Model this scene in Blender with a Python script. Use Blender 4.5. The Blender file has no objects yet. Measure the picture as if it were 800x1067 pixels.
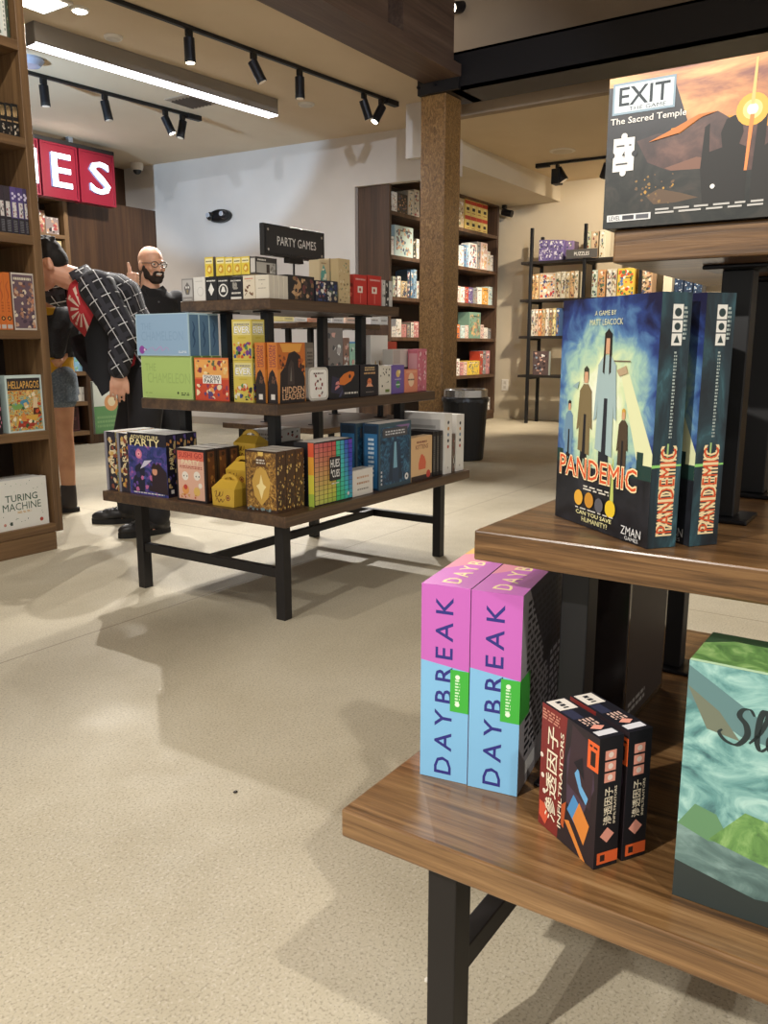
import bpy, bmesh, math, random
from mathutils import Vector, Matrix
R = math.radians
PI = math.pi
scene = bpy.context.scene
col = scene.collection

# ------------------------------------------------------------------ viewpoint (survey of the shop from where the photo was taken)
FOC, PITCH, YAW, CAMZ = 866.45, .1968, .5889, 1.07
fw = Vector((math.cos(YAW)*math.cos(PITCH), math.sin(YAW)*math.cos(PITCH), -math.sin(PITCH)))
rt = Vector((math.sin(YAW), -math.cos(YAW), 0))
up = rt.cross(fw)
CAM = Vector((0, 0, CAMZ))

def on(ax, v, x, y):
    """point of the plane ax = v sighted at photo pixel x, y"""
    d = fw + rt*((x-400)/FOC) - up*((y-533.5)/FOC)
    i = 'xyz'.index(ax)
    return CAM + d*((v-CAM[i])/d[i])

cam = bpy.data.cameras.new('camera')
cam.sensor_fit = 'VERTICAL'
cam.sensor_height = 36
cam.lens = 36*FOC/1067
cam.clip_start = .02
co = bpy.data.objects.new('camera', cam)
col.objects.link(co)
co.matrix_world = Matrix(((rt.x, up.x, -fw.x, 0), (rt.y, up.y, -fw.y, 0), (rt.z, up.z, -fw.z, CAMZ), (0, 0, 0, 1)))
scene.camera = co

# ------------------------------------------------------------------ materials
def lin(h):
    h = h.lstrip('#')
    o = []
    for i in (0, 2, 4):
        c = int(h[i:i+2], 16)/255
        o.append(c/12.92 if c <= .04045 else ((c+.055)/1.055)**2.4)
    return (*o, 1)

_m = {}
def mat(h, rough=.5, metal=0, emit=0, coat=0):
    if not isinstance(h, str):
        return h
    if h in SPECIAL:
        return SPECIAL[h]
    k = (h, rough, metal, emit, coat)
    if k not in _m:
        m = bpy.data.materials.new('paint_'+h.strip('#'))
        m.use_nodes = True
        b = m.node_tree.nodes['Principled BSDF']
        b.inputs['Base Color'].default_value = lin(h)
        b.inputs['Roughness'].default_value = rough
        b.inputs['Metallic'].default_value = metal
        if emit:
            b.inputs['Emission Color'].default_value = lin(h)
            b.inputs['Emission Strength'].default_value = emit
        if coat:
            b.inputs['Coat Weight'].default_value = coat
            b.inputs['Coat Roughness'].default_value = .12
        _m[k] = m
    return _m[k]
SPECIAL = {}

class NT:
    def __init__(s, name):
        s.m = bpy.data.materials.new(name)
        s.m.use_nodes = True
        s.t = s.m.node_tree
        s.b = s.t.nodes['Principled BSDF']
    def n(s, typ, **kw):
        nd = s.t.nodes.new(typ)
        for k, v in kw.items():
            if hasattr(nd, k) and k not in nd.inputs:
                setattr(nd, k, v)
            else:
                nd.inputs[k.replace('_', ' ')].default_value = v
        return nd
    def l(s, a, b):
        s.t.links.new(a, b)
    def coords(s, scale=(1, 1, 1), rot=(0, 0, 0), rnd=False, kind='Object'):
        tc = s.n('ShaderNodeTexCoord')
        mp = s.n('ShaderNodeMapping')
        mp.inputs['Scale'].default_value = scale
        mp.inputs['Rotation'].default_value = rot
        s.l(tc.outputs[kind], mp.inputs['Vector'])
        if rnd:
            oi = s.n('ShaderNodeObjectInfo')
            mu = s.n('ShaderNodeMath', operation='MULTIPLY')
            mu.inputs[1].default_value = 37.7
            s.l(oi.outputs['Random'], mu.inputs[0])
            s.l(mu.outputs[0], mp.inputs['Location'])
        return mp.outputs[0]
    def noise(s, vec, scale, detail=3, rough=.5, dist=0):
        nd = s.n('ShaderNodeTexNoise')
        nd.inputs['Scale'].default_value = scale
        nd.inputs['Detail'].default_value = detail
        nd.inputs['Roughness'].default_value = rough
        nd.inputs['Distortion'].default_value = dist
        s.l(vec, nd.inputs['Vector'])
        return nd.outputs['Fac']
    def ramp(s, fac, stops, interp='LINEAR'):
        r = s.n('ShaderNodeValToRGB')
        e = r.color_ramp.elements
        r.color_ramp.interpolation = interp
        while len(e) < len(stops):
            e.new(.5)
        for el, (p, c) in zip(e, stops):
            el.position = p
            el.color = lin(c)
        s.l(fac, r.inputs['Fac'])
        return r.outputs['Color']
    def mix(s, a, b, fac, blend='MIX'):
        m = s.n('ShaderNodeMix', data_type='RGBA', blend_type=blend)
        if isinstance(fac, (int, float)):
            m.inputs[0].default_value = fac
        else:
            s.l(fac, m.inputs[0])
        for i, v in ((6, a), (7, b)):
            if isinstance(v, str):
                m.inputs[i].default_value = lin(v)
            else:
                s.l(v, m.inputs[i])
        return m.outputs[2]
    def bump(s, h, strength=.2, dist=.01):
        b = s.n('ShaderNodeBump')
        b.inputs['Strength'].default_value = strength
        b.inputs['Distance'].default_value = dist
        s.l(h, b.inputs['Height'])
        s.l(b.outputs[0], s.b.inputs['Normal'])
    def done(s, colour, rough=.5, coat=0):
        s.l(colour, s.b.inputs['Base Color'])
        s.b.inputs['Roughness'].default_value = rough
        if coat:
            s.b.inputs['Coat Weight'].default_value = coat
            s.b.inputs['Coat Roughness'].default_value = .15
        return s.m

def wood(name, stops, axis='x', fine=60, rough=.4, coat=0, wear=None):
    s = NT(name)
    sc = {'x': (.035, 1, 1), 'y': (1, .035, 1), 'z': (1, 1, .035)}[axis]
    v = s.coords(sc, rnd=True)
    a = s.noise(v, fine, 6, .65, .6)
    b = s.noise(v, fine*.22, 3, .5, .3)
    m = s.mix(a, b, .45)
    c = s.ramp(m, stops)
    if wear:
        w = s.noise(s.coords((1, 1, 1)), 9, 4, .7)
        c = s.mix(c, wear, s.ramp(w, [(.5, '000000'), (.62, '888888')]))
    s.bump(a, .12, .004)
    return s.done(c, rough, coat)

W_STAND = wood('walnut_stain_long', [(.3, '2f2014'), (.42, '513920'), (.5, '6f5030'), (.6, '8a6842'), (.75, 'ad8c62')], 'y', 120, .28, .3)
W_STANDX = W_STAND
W_TABLE = wood('walnut_dark_stain', [(.3, '2e2018'), (.45, '473425'), (.58, '5e4731'), (.75, '76603f')], 'x', 55, .38)
W_SHELF = wood('bookcase_stain', [(.3, '4a3522'), (.45, '6b5034'), (.6, '876846'), (.75, 'a08059')], 'z', 45, .5)
W_SHELFX = wood('bookcase_board_stain', [(.3, '4a3522'), (.45, '6b5034'), (.6, '876846'), (.75, 'a08059')], 'x', 45, .5)
W_CASE = wood('far_bookcase_stain', [(.3, '36261c'), (.5, '563f2e'), (.7, '75583f')], 'z', 35, .5)
W_DARK = wood('dark_panel_stain', [(.3, '2a1b11'), (.5, '452e1d'), (.7, '5d4229')], 'z', 30, .45)
W_BEAM = wood('beam_stain', [(.3, '3a2a21'), (.5, '5a4537'), (.7, '745d4b')], 'x', 30, .5)

def osb():
    s = NT('oiled_strand_board')
    v = s.coords((1, 1, .6))
    a = s.noise(v, 26, 5, .7, 2.5)
    c = s.ramp(a, [(.3, '543c22'), (.45, '7a5830'), (.55, '946e40'), (.7, 'ab8654')])
    s.bump(a, .35, .01)
    return s.done(c, .35, .15)
W_COL = osb()

def concrete():
    s = NT('polished_concrete')
    v = s.coords((1, 1, 1))
    big = s.noise(v, 1.1, 5, .6, .4)
    mid = s.noise(v, 7, 5, .65)
    fine = s.noise(v, 170, 2, .55)
    c = s.ramp(big, [(.3, 'b4aa92'), (.5, 'c1b79f'), (.7, 'cbc2ac')])
    c = s.mix(c, '8f8270', s.ramp(mid, [(.5, '000000'), (.75, '555555')]))
    c = s.mix(c, '7d7263', s.ramp(fine, [(.52, '000000'), (.66, 'bbbbbb')]))
    c = s.mix(c, 'e6decf', s.ramp(s.noise(v, 130, 2, .5), [(.56, '000000'), (.68, '909090')]))
    # slab joints
    tc = s.n('ShaderNodeTexCoord')
    sx = s.n('ShaderNodeSeparateXYZ')
    s.l(tc.outputs['Object'], sx.inputs[0])
    facs = []
    for ax, off in (('X', .35), ('Y', 1.2)):
        a = s.n('ShaderNodeMath', operation='ADD'); a.inputs[1].default_value = off
        s.l(sx.outputs[ax], a.inputs[0])
        b = s.n('ShaderNodeMath', operation='PINGPONG'); b.inputs[1].default_value = 1.9
        s.l(a.outputs[0], b.inputs[0])
        d = s.n('ShaderNodeMath', operation='LESS_THAN'); d.inputs[1].default_value = .0035
        s.l(b.outputs[0], d.inputs[0])
        facs.append(d.outputs[0])
    mx = s.n('ShaderNodeMath', operation='MAXIMUM')
    s.l(facs[0], mx.inputs[0]); s.l(facs[1], mx.inputs[1])
    c = s.mix(c, '9a8d79', mx.outputs[0])
    s.bump(fine, .08, .003)
    s.l(s.ramp(mid, [(.3, 'b4b4b4'), (.7, 'd0d0d0')]), s.b.inputs['Roughness'])
    s.b.inputs['Specular IOR Level'].default_value = .3
    s.l(c, s.b.inputs['Base Color'])
    return s.m
FLOOR = concrete()

def plaster(name, c0, c1, sc=1.2):
    s = NT(name)
    v = s.coords((1, 1, 1))
    c = s.ramp(s.noise(v, sc, 4, .5), [(.35, c0), (.65, c1)])
    s.bump(s.noise(v, 120, 3), .06, .003)
    return s.done(c, .85)
WALL = plaster('wall_paint', 'cfc6bb', 'd6cec4')
WALLW = plaster('warm_wall_paint', 'cdbfa4', 'd6c9b0')
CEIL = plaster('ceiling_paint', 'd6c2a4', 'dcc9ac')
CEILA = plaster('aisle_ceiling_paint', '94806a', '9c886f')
CEILW = plaster('cream_ceiling_paint', 'd8c29c', 'dec9a5')

STEEL = mat('1d1a1a', .5, .2)
BLACK = mat('0c0c0e', .5)
SATIN = mat('1d1c1f', .35, .5)
CHROME = mat('c9c9cc', .18, 1)
SPECIAL.update(black=BLACK, steel=STEEL)

# ------------------------------------------------------------------ mesh collector
class MB:
    def __init__(s):
        s.v, s.f, s.mi, s.ms = [], [], [], []
    def m(s, m):
        m = mat(m)
        if m not in s.ms:
            s.ms.append(m)
        return s.ms.index(m)
    def poly(s, pts, m):
        b = len(s.v)
        s.v += [tuple(p) for p in pts]
        s.f.append(list(range(b, b+len(pts))))
        s.mi.append(s.m(m))
        return s
    def raw(s, vs, fs, m):
        b = len(s.v)
        s.v += [tuple(p) for p in vs]
        k = s.m(m)
        for f in fs:
            s.f.append([b+i for i in f]); s.mi.append(k)
        return s
    def box(s, x0, x1, y0, y1, z0, z1, m):
        v = [(x, y, z) for z in (z0, z1) for y in (y0, y1) for x in (x0, x1)]
        return s.raw(v, [(0, 2, 3, 1), (4, 5, 7, 6), (0, 1, 5, 4), (1, 3, 7, 5), (3, 2, 6, 7), (2, 0, 4, 6)], m)
    def bev(s, x0, x1, y0, y1, z0, z1, m, r=.004, seg=2):
        bm = bmesh.new()
        bmesh.ops.create_cube(bm, size=1)
        for v in bm.verts:
            v.co = Vector(((x0+x1)/2+v.co.x*(x1-x0), (y0+y1)/2+v.co.y*(y1-y0), (z0+z1)/2+v.co.z*(z1-z0)))
        bmesh.ops.bevel(bm, geom=list(bm.edges), offset=r, segments=seg, affect='EDGES', profile=.5)
        bm.verts.index_update()
        s.raw([v.co for v in bm.verts], [[v.index for v in f.verts] for f in bm.faces], m)
        bm.free()
        return s
    def tube(s, a, b, r0, r1, m, n=14, cap=True):
        a, b = Vector(a), Vector(b)
        d = (b-a).normalized()
        u = d.orthogonal().normalized(); w = d.cross(u)
        vs = []
        for c, r in ((a, r0), (b, r1)):
            vs += [c+(u*math.cos(t)+w*math.sin(t))*r for t in [2*PI*i/n for i in range(n)]]
        fs = [(i, (i+1) % n, n+(i+1) % n, n+i) for i in range(n)]
        if cap:
            fs += [list(range(n))[::-1], list(range(n, 2*n))]
        return s.raw(vs, fs, m)
    def lathe(s, prof, c, m, n=24, ax='z'):
        vs = []
        for r, h in prof:
            for i in range(n):
                t = 2*PI*i/n
                p = (r*math.cos(t), r*math.sin(t), h)
                vs.append((c[0]+p[0], c[1]+p[1], c[2]+p[2]))
        fs = []
        for k in range(len(prof)-1):
            for i in range(n):
                j = (i+1) % n
                fs.append((k*n+i, k*n+j, (k+1)*n+j, (k+1)*n+i))
        fs += [list(range(n))[::-1], [(len(prof)-1)*n+i for i in range(n)]]
        return s.raw(vs, fs, m)
    def ball(s, c, r, m, n=12, sc=(1, 1, 1)):
        prof = [(math.sin(PI*k/n)*r, -math.cos(PI*k/n)*r) for k in range(1, n)]
        vs = []
        for pr, h in prof:
            for i in range(n*2):
                t = PI*i/n
                vs.append((c[0]+pr*math.cos(t)*sc[0], c[1]+pr*math.sin(t)*sc[1], c[2]+h*sc[2]))
        N = n*2
        fs = []
        for k in range(len(prof)-1):
            for i in range(N):
                j = (i+1) % N
                fs.append((k*N+i, k*N+j, (k+1)*N+j, (k+1)*N+i))
        fs += [list(range(N))[::-1], [(len(prof)-1)*N+i for i in range(N)]]
        return s.raw(vs, fs, m)
    def build(s, name, parent=None, loc=None, rz=0, smooth=False):
        me = bpy.data.meshes.new(name)
        me.from_pydata(s.v, [], s.f)
        for m in s.ms:
            me.materials.append(m)
        me.polygons.foreach_set('material_index', s.mi)
        if smooth:
            me.polygons.foreach_set('use_smooth', [True]*len(me.polygons))
        me.update()
        o = bpy.data.objects.new(name, me)
        col.objects.link(o)
        if loc is not None:
            o.location = loc
        o.rotation_euler.z = rz
        if parent:
            o.parent = parent
        return o

def thing(name, label, cat, loc=(0, 0, 0), rz=0, group=None):
    o = bpy.data.objects.new(name, None)
    o.empty_display_size = .1
    col.objects.link(o)
    o.location = loc
    o.rotation_euler.z = rz
    return tag(o, label, cat, group)

def tag(o, label, cat, group=None):
    o['label'] = label
    o['category'] = cat
    if group:
        o['group'] = group
    return o

def struct(o):
    o['kind'] = 'structure'
    return o

def copy_tree(o, parent=None):
    c = o.copy()
    col.objects.link(c)
    if parent:
        c.parent = parent
    for ch in list(o.children):
        copy_tree(ch, c)
    return c

# ------------------------------------------------------------------ the room
CH = 3.5       # ceiling of the left hall
CR = 4.45      # high ceiling over the aisle
CL = 3.32      # lowered ceiling at the right
A = on('z', CH, 137, 175)
B = on('z', CH, 423, 133.5)
wd = (B-A).normalized()
struct(MB().box(-3, 13, -6, 12, -.1, 0, FLOOR).build('floor'))
# left hall ceiling
struct(MB().box(-3, 8.9, 4.3, 10.3, CH, CH+.12, CEIL).build('ceiling'))
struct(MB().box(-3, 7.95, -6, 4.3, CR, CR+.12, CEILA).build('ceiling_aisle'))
def strip_wall(name, p, q, z0, z1, t, m):
    """upright wall from p to q, thickness t away from the viewer"""
    d = (q-p); d.z = 0; d.normalize()
    n = Vector((d.y, -d.x, 0))
    if n.dot(Vector((p.x, p.y, 0))) < 0:
        n = -n
    pts = [p, q, q+n*t, p+n*t]
    vs = [(a.x, a.y, z) for z in (z0, z1) for a in pts]
    return struct(MB().raw(vs, [(0, 1, 2, 3), (4, 7, 6, 5), (0, 4, 5, 1), (1, 5, 6, 2), (2, 6, 7, 3), (3, 7, 4, 0)], m).build(name))
YC = 5.65                                    # front of the built-in bookcase
HB = A+wd*((YC-.02-A.y)/wd.y)                # where the wall ends at the bookcase recess
HE = A+wd*((4.75-A.y)/wd.y)
strip_wall('wall_back', Vector((A.x, A.y, 0))-wd*.15, HB+wd*-.47, 0, CH, .12, WALL)
strip_wall('wall_header', HB+wd*-.47, HE, 2.93, CH, .10, WALL)
struct(MB().box(-3, A.x+.1, 9.9, 10.05, 0, CH, W_DARK).build('wall_left'))
XF = 11.6
struct(MB().box(XF, XF+.12, -6, 6.3, 0, CH, WALLW).build('wall_right'))
struct(MB().box(8.55, XF, 6.13, 6.25, 0, CH, WALLW).build('wall_recess'))
# soffit over the bookcase and lowered ceiling
sy = on('z', 3.06, 475, 170).y
struct(MB().box(HE.x+.12, XF, sy, 6.13, 3.06, 3.5, WALLW).build('ceiling_soffit'))
struct(MB().box(7.95, XF, -6, sy, CL, CL+.1, CEILW).build('ceiling_lowered'))
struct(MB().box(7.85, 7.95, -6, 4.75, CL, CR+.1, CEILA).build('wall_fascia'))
# pale bulkhead behind the post
b0 = on('x', 7.75, 423, 94); b1 = on('x', 7.75, 440, 163)
struct(MB().box(7.75, 7.85, b1.y-.1, b0.y, b1.z, CH, mat('d8d0c6', .8)).build('trim_1'))

# wooden beam over the edge of the left ceiling
wy1 = on('z', 3.46, 435, 84).y
wy0 = on('z', 3.46, 472, 75).y
bm_ = MB()
bm_.box(-3, 7.15, wy0, wy1, 3.46, 3.52, W_BEAM)
bm_.box(-3, 7.15, wy1-.05, wy1, 3.52, CR, W_BEAM)
bm_.box(-3, 7.15, wy0, wy0+.02, 3.52, 3.56, W_BEAM)
x = -3
random.seed(3)
for xa, xb, dy in ((-3, 3.4, .04), (3.45, 4.5, .10), (4.62, 6.0, .03), (6.25, 7.1, .05)):
    bm_.box(xa, xb, wy0+dy, wy1-.05, 3.52, CR, W_BEAM if dy != .10 else W_COL)
struct(bm_.build('beam_wood'))
# steel channel over the post
zs0 = on('x', 7.18, 435, 101.7).z
zs1 = on('x', 7.18, 479, 53.6).z
sb = MB()
sb.box(7.18, 7.22, -6, on('x', 7.18, 470, 80).y, zs0+.0, zs1, STEEL)
sb.box(7.18, 7.62, -6, on('x', 7.18, 470, 80).y, zs0, zs0+.025, STEEL)
sb.box(7.18, 7.34, -6, on('x', 7.18, 470, 80).y, zs1-.02, zs1, STEEL)
sb.box(7.14, 7.62, on('x', 7.18, 480, 80).y, on('x', 7.14, 435, 90).y, zs0, zs0+.14, STEEL)
for yy in (4.2, 4.38):
    sb.tube((7.14, yy, zs0+.07), (7.125, yy, zs0+.07), .016, .016, SATIN, 8)
struct(sb.build('beam_steel'))
ca = on('x', 7.18, 437, 270).y
cb = on('x', 7.18, 462, 270).y
struct(MB().bev(7.18, 7.18+.30, cb, ca, 0, zs0, W_COL, .008).build('column_post'))
# baseboard strip on the back wall
strip_wall('baseboard_back', Vector((A.x, A.y, 0))-Vector((.012, 0, 0)), HB+wd*-.47-Vector((.012, 0, 0)), 0, .1, .012, mat('a89c8c', .7))

# ------------------------------------------------------------------ tiered display fixtures
def tiers(label, cx, cy, rot, z, t, sizes, leg_in, wm, ends):
    """sizes: three (x, y) board sizes; ends: axis the end rails run along"""
    T = thing('tiered_display_table', label, 'display table', (cx, cy, 0), rot, 'tiered display tables')
    for zz, (sx, sy_) in zip(z, sizes):
        MB().bev(-sx/2, sx/2, -sy_/2, sy_/2, zz-t, zz, wm, .003).build('tier_board', T)
    s = .045
    sx, sy_ = sizes[0]
    lx, ly = sx/2-leg_in[0], sy_/2-leg_in[1]
    for a in (-1, 1):
        for b in (-1, 1):
            MB().bev(a*lx-s/2, a*lx+s/2, b*ly-s/2, b*ly+s/2, 0, z[0]-t, STEEL, .002).build('leg', T)
    zr = .17
    if ends == 'y':
        for a in (-1, 1):
            MB().bev(a*lx-.016, a*lx+.016, -ly+s/2, ly-s/2, zr, zr+.038, STEEL, .002).build('end_rail', T)
        MB().bev(-lx+.016, lx-.016, -.016, .016, zr+.002, zr+.036, STEEL, .002).build('centre_rail', T)
    else:
        for b in (-1, 1):
            MB().bev(-lx+s/2, lx-s/2, b*ly-.016, b*ly+.016, zr, zr+.038, STEEL, .002).build('end_rail', T)
        MB().bev(-.016, .016, -ly+.016, ly-.016, zr+.002, zr+.036, STEEL, .002).build('centre_rail', T)
    for k, ins in ((1, .13 if ends == 'y' else .112), (2, .135)):
        sx, sy_ = sizes[k]
        for a in (-1, 1):
            for b in (-1, 1):
                px, py = a*(sx/2-ins), b*(sy_/2-ins)
                p = MB().bev(px-.02, px+.02, py-.02, py+.02, z[k-1]+.006, z[k]-t-.006, BLACK, .002).build('post', T)
                MB().bev(px-.042, px+.042, py-.042, py+.042, z[k-1], z[k-1]+.006, SATIN, .002).build('base_plate', p)
                MB().bev(px-.042, px+.042, py-.042, py+.042, z[k]-t-.006, z[k]-t, SATIN, .002).build('top_plate', p)
    return T
TZ = (.4474, .8503, 1.2569)
TS = ((1.4536, 1.0482), (1.198, .7737), (.9453, .5035))
TCX, TCY = 3.0356, 2.5073
tiers('three-tier dark wood display table standing alone on the concrete floor', TCX, TCY, 0, TZ, .0434, TS, (.115, .115), W_TABLE, 'y')
SZ = (.4343, .8254, 1.2201)
SS = ((1.048, 1.4536), (.7737, 1.198), (.5035, .9453))
SCX, SCY = 1.373, -.0875
tiers('three-tier brown wood display table cut off at the right edge of the photo', SCX, SCY, 0, SZ, .0424, SS, (.078, .132), W_STAND, 'x')
B2X, B2Y = 5.75, 4.45
tiers('three-tier display table far back, seen between the tiers of the middle one', B2X, B2Y, 0, TZ, .0434, TS, (.115, .115), W_TABLE, 'y')
# ------------------------------------------------------------------ printed cartons
_txt = {}
def text_mesh(body):
    """outline of a word as flat polygons, scaled to the unit square"""
    if body in _txt:
        return _txt[body]
    cu = bpy.data.curves.new('lettering', 'FONT')
    cu.body = body
    cu.resolution_u = 2
    cu.space_character = {'DAYBREAK': 1.45}.get(body, 1)
    cu.offset = 0 if 'M' in body else .01
    o = bpy.data.objects.new('lettering', cu)
    col.objects.link(o)
    dg = bpy.context.evaluated_depsgraph_get()
    me = o.evaluated_get(dg).to_mesh()
    vs = [(v.co.x, v.co.y) for v in me.vertices]
    fs = [list(p.vertices) for p in me.polygons]
    nz = [p.normal.z for p in me.polygons]
    fs = [f if z > 0 else f[::-1] for f, z in zip(fs, nz)]
    o.evaluated_get(dg).to_mesh_clear()
    bpy.data.objects.remove(o)
    bpy.data.curves.remove(cu)
    x0, x1 = min(v[0] for v in vs), max(v[0] for v in vs)
    y0, y1 = min(v[1] for v in vs), max(v[1] for v in vs)
    _txt[body] = ([((x-x0)/(x1-x0), (y-y0)/(y1-y0)) for x, y in vs], fs)
    return _txt[body]

def face_map(face, w, d, h):
    """(u, v, lift) in metres on a face -> local point; size of the face"""
    if face == 'F':
        return (lambda u, v, e: (u, -e, v)), w, h
    if face == 'R':
        return (lambda u, v, e: (w+e, u, v)), d, h
    if face == 'L':
        return (lambda u, v, e: (-e, d-u, v)), d, h
    if face == 'T':
        return (lambda u, v, e: (u, v, h+e)), w, d
    if face == 'B':
        return (lambda u, v, e: (w-u, d+e, v)), w, h

EPS = .00004
def draw(mb, face, w, d, h, els, seed=0):
    f, fw_, fh = face_map(face, w, d, h)
    rng = random.Random(seed)
    k = 0
    for el in els:
        k += 1
        e = EPS*k
        t, c = el[0], el[1]
        P = lambda pts: [f(u*fw_, v*fh, e) for u, v in pts]
        if t == 'r':
            a, b, c2, d2 = el[2:6]
            mb.poly(P([(a, b), (c2, b), (c2, d2), (a, d2)]), c)
        elif t == 'p':
            mb.poly(P(el[2]), c)
        elif t == 'o':                       # disc: u, v, radius (of face height)
            u, v, r = el[2:5]
            n = 20
            sx = el[5] if len(el) > 5 else 1
            mb.poly(P([(u+math.cos(2*PI*i/n)*r*fh/fw_*sx, v+math.sin(2*PI*i/n)*r) for i in range(n)]), c)
        elif t == 't':                       # text, string, u0, v0, u1, v1, rot
            vs, fs = text_mesh(el[2])
            a, b, c2, d2 = el[3:7]
            rot = el[7] if len(el) > 7 else 0
            pts = []
            for x, y in vs:
                if rot == 90:
                    x, y = 1-y, x
                elif rot == -90:
                    x, y = y, 1-x
                elif rot == 180:
                    x, y = 1-x, 1-y
                pts.append(f((a+x*(c2-a))*fw_, (b+y*(d2-b))*fh, e))
            mb.raw(pts, fs, c)
        elif t == 'l':                       # rows of small print
            a, b, c2, d2, n = el[2:7]
            for i in range(n):
                v0 = b+(d2-b)*(i+.2)/n
                v1 = b+(d2-b)*(i+.75)/n
                x = a
                while x < c2-.005:
                    ln = min(rng.uniform(.03, .10), c2-x)
                    mb.poly(P([(x, v0), (x+ln, v0), (x+ln, v1), (x, v1)]), c)
                    x += ln+.022
        elif t == 'b':                       # scattered patches of picture
            cs = c
            a, b, c2, d2, n, sz = el[2:8]
            for i in range(n):
                u, v = rng.uniform(a, c2), rng.uniform(b, d2)
                r = sz*rng.uniform(.5, 1.2)
                q = rng.randint(5, 8)
                ph = rng.uniform(0, 6)
                asp = fh/fw_
                pts = []
                for j in range(q):
                    rr = r*rng.uniform(.55, 1.1)
                    pts.append((min(c2, max(a, u+math.cos(ph+2*PI*j/q)*rr*min(asp, 3))), min(d2, max(b, v+math.sin(ph+2*PI*j/q)*rr))))
                mb.poly([f(uu*fw_, vv*fh, e+i*.000002) for uu, vv in pts], rng.choice(cs))
        elif t == 's':                       # brush stroke through points, width
            pts, sw = el[2], el[3]
            P2 = [Vector((u*fw_, v*fh)) for u, v in pts]
            sm_ = []
            for i in range(len(P2)-1):
                p0, p1, p2_, p3 = P2[max(i-1, 0)], P2[i], P2[i+1], P2[min(i+2, len(P2)-1)]
                for j in range(6):
                    tt = j/6
                    sm_.append(.5*((2*p1)+(p2_-p0)*tt+(2*p0-5*p1+4*p2_-p3)*tt*tt+(3*p1-p0-3*p2_+p3)*tt**3))
            sm_.append(P2[-1])
            L_, R_ = [], []
            for i, p in enumerate(sm_):
                dd_ = (sm_[min(i+1, len(sm_)-1)]-sm_[max(i-1, 0)])
                dd_ = dd_.normalized() if dd_.length else Vector((1, 0))
                nn = Vector((-dd_.y, dd_.x))
                ww = sw*(.45+.75*abs(dd_.y))*(.35+.65*math.sin(PI*min(1, max(0, (i+.6)/len(sm_)))))
                L_.append(p+nn*ww); R_.append(p-nn*ww)
            vs_ = [f(q.x, q.y, e) for q in R_+L_]
            n_ = len(sm_)
            mb.raw(vs_, [(i, i+1, n_+i+1, n_+i) for i in range(n_-1)], c)
        elif t == 'g':                       # frame outline
            a, b, c2, d2, s = el[2:7]
            sx, sy = s*fh/fw_, s
            for q in ((a, b, c2, b+sy), (a, d2-sy, c2, d2), (a, b+sy, a+sx, d2-sy), (c2-sx, b+sy, c2, d2-sy)):
                mb.poly(P([(q[0], q[1]), (q[2], q[1]), (q[2], q[3]), (q[0], q[3])]), c)

def carton(name, label, cat, w, d, h, loc, rz, body, art=None, group=None, edge=None, r=.0015, rough=.35, lid=None):
    """a printed carton: front is the local -y face, width along x"""
    mb = MB()
    bmat = mat(body, rough) if isinstance(body, str) and body not in SPECIAL else mat(body)
    mb.bev(0, w, 0, d, 0, h, bmat, min(r, w*.2, d*.2), 1)
    for face, els in (art or {}).items():
        draw(mb, face, w, d, h, els, hash_(label)+ord(face))
    o = mb.build(name, None, loc, rz)
    o.location.z += .0006
    return tag(o, label, cat, group)

def hash_(s):
    k = 7
    for ch in s:
        k = (k*31+ord(ch)) % 1000003
    return k

def clone(o, label, off, group=None):
    """a further copy standing off = (x, y, z) in the carton's own axes"""
    c = copy_tree(o)
    c['label'] = label
    m = Matrix.Rotation(o.rotation_euler.z, 3, 'Z')
    c.location = o.location+m@Vector(off)
    if group:
        c['group'] = group
    return c

def place(axis, plane, z, px0, px1, ytop, ybot):
    """carton front on the plane axis=plane, its ends at photo columns px0, px1"""
    ym = (ytop+ybot)/2
    a, b = on(axis, plane, px0, ym), on(axis, plane, px1, ym)
    h = on(axis, plane, (px0+px1)/2, ytop).z-z
    w = (b-a).length if abs((b-a).z) < 1e-6 else math.hypot(b.x-a.x, b.y-a.y)
    return (a.x, a.y, z), w, h, (0 if axis == 'y' else R(-90))

def put(axis, plane, z, px, name, label, body, d, art=None, group=None, cat='board game', h=None, zoff=0, xmax=None, **kw):
    loc, w, hh, rz = place(axis, plane, z+zoff, *px)
    if xmax and loc[0]+w > xmax:
        w = max(.02, xmax-loc[0])
    return carton(name, label, cat, w, d, h or hh, loc, rz, body, art, group, **kw)

# ---- the near stand -------------------------------------------------------
z1, z2, z3 = SZ
# two portrait boxes with a team of four on the cover
def glow():
    s = NT('printed_blue_burst')
    tc = s.n('ShaderNodeTexCoord')
    mp = s.n('ShaderNodeMapping')
    mp.inputs['Location'].default_value = (-.105, 0, -.17)
    mp.inputs['Scale'].default_value = (1, 0, 1)
    s.l(tc.outputs['Object'], mp.inputs[0])
    ln = s.n('ShaderNodeVectorMath', operation='LENGTH')
    s.l(mp.outputs[0], ln.inputs[0])
    no = s.noise(mp.outputs[0], 28, 4, .6, .5)
    ad = s.n('ShaderNodeMath', operation='MULTIPLY_ADD')
    ad.inputs[1].default_value = .11; ad.inputs[2].default_value = -.055
    s.l(no, ad.inputs[0])
    a2 = s.n('ShaderNodeMath', operation='ADD')
    s.l(ln.outputs[1], a2.inputs[0]); s.l(ad.outputs[0], a2.inputs[1])
    m2 = s.n('ShaderNodeMath', operation='MULTIPLY'); m2.inputs[1].default_value = 6.0
    s.l(a2.outputs[0], m2.inputs[0])
    c = s.ramp(m2.outputs[0], [(.15, 'eef0d8'), (.34, 'd3e0b0'), (.5, '9fc2b0'), (.64, '587fa8'), (.8, '30427a'), (.95, '20203c')])
    return s.done(c, .3)
SPECIAL['burst'] = glow()
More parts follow.
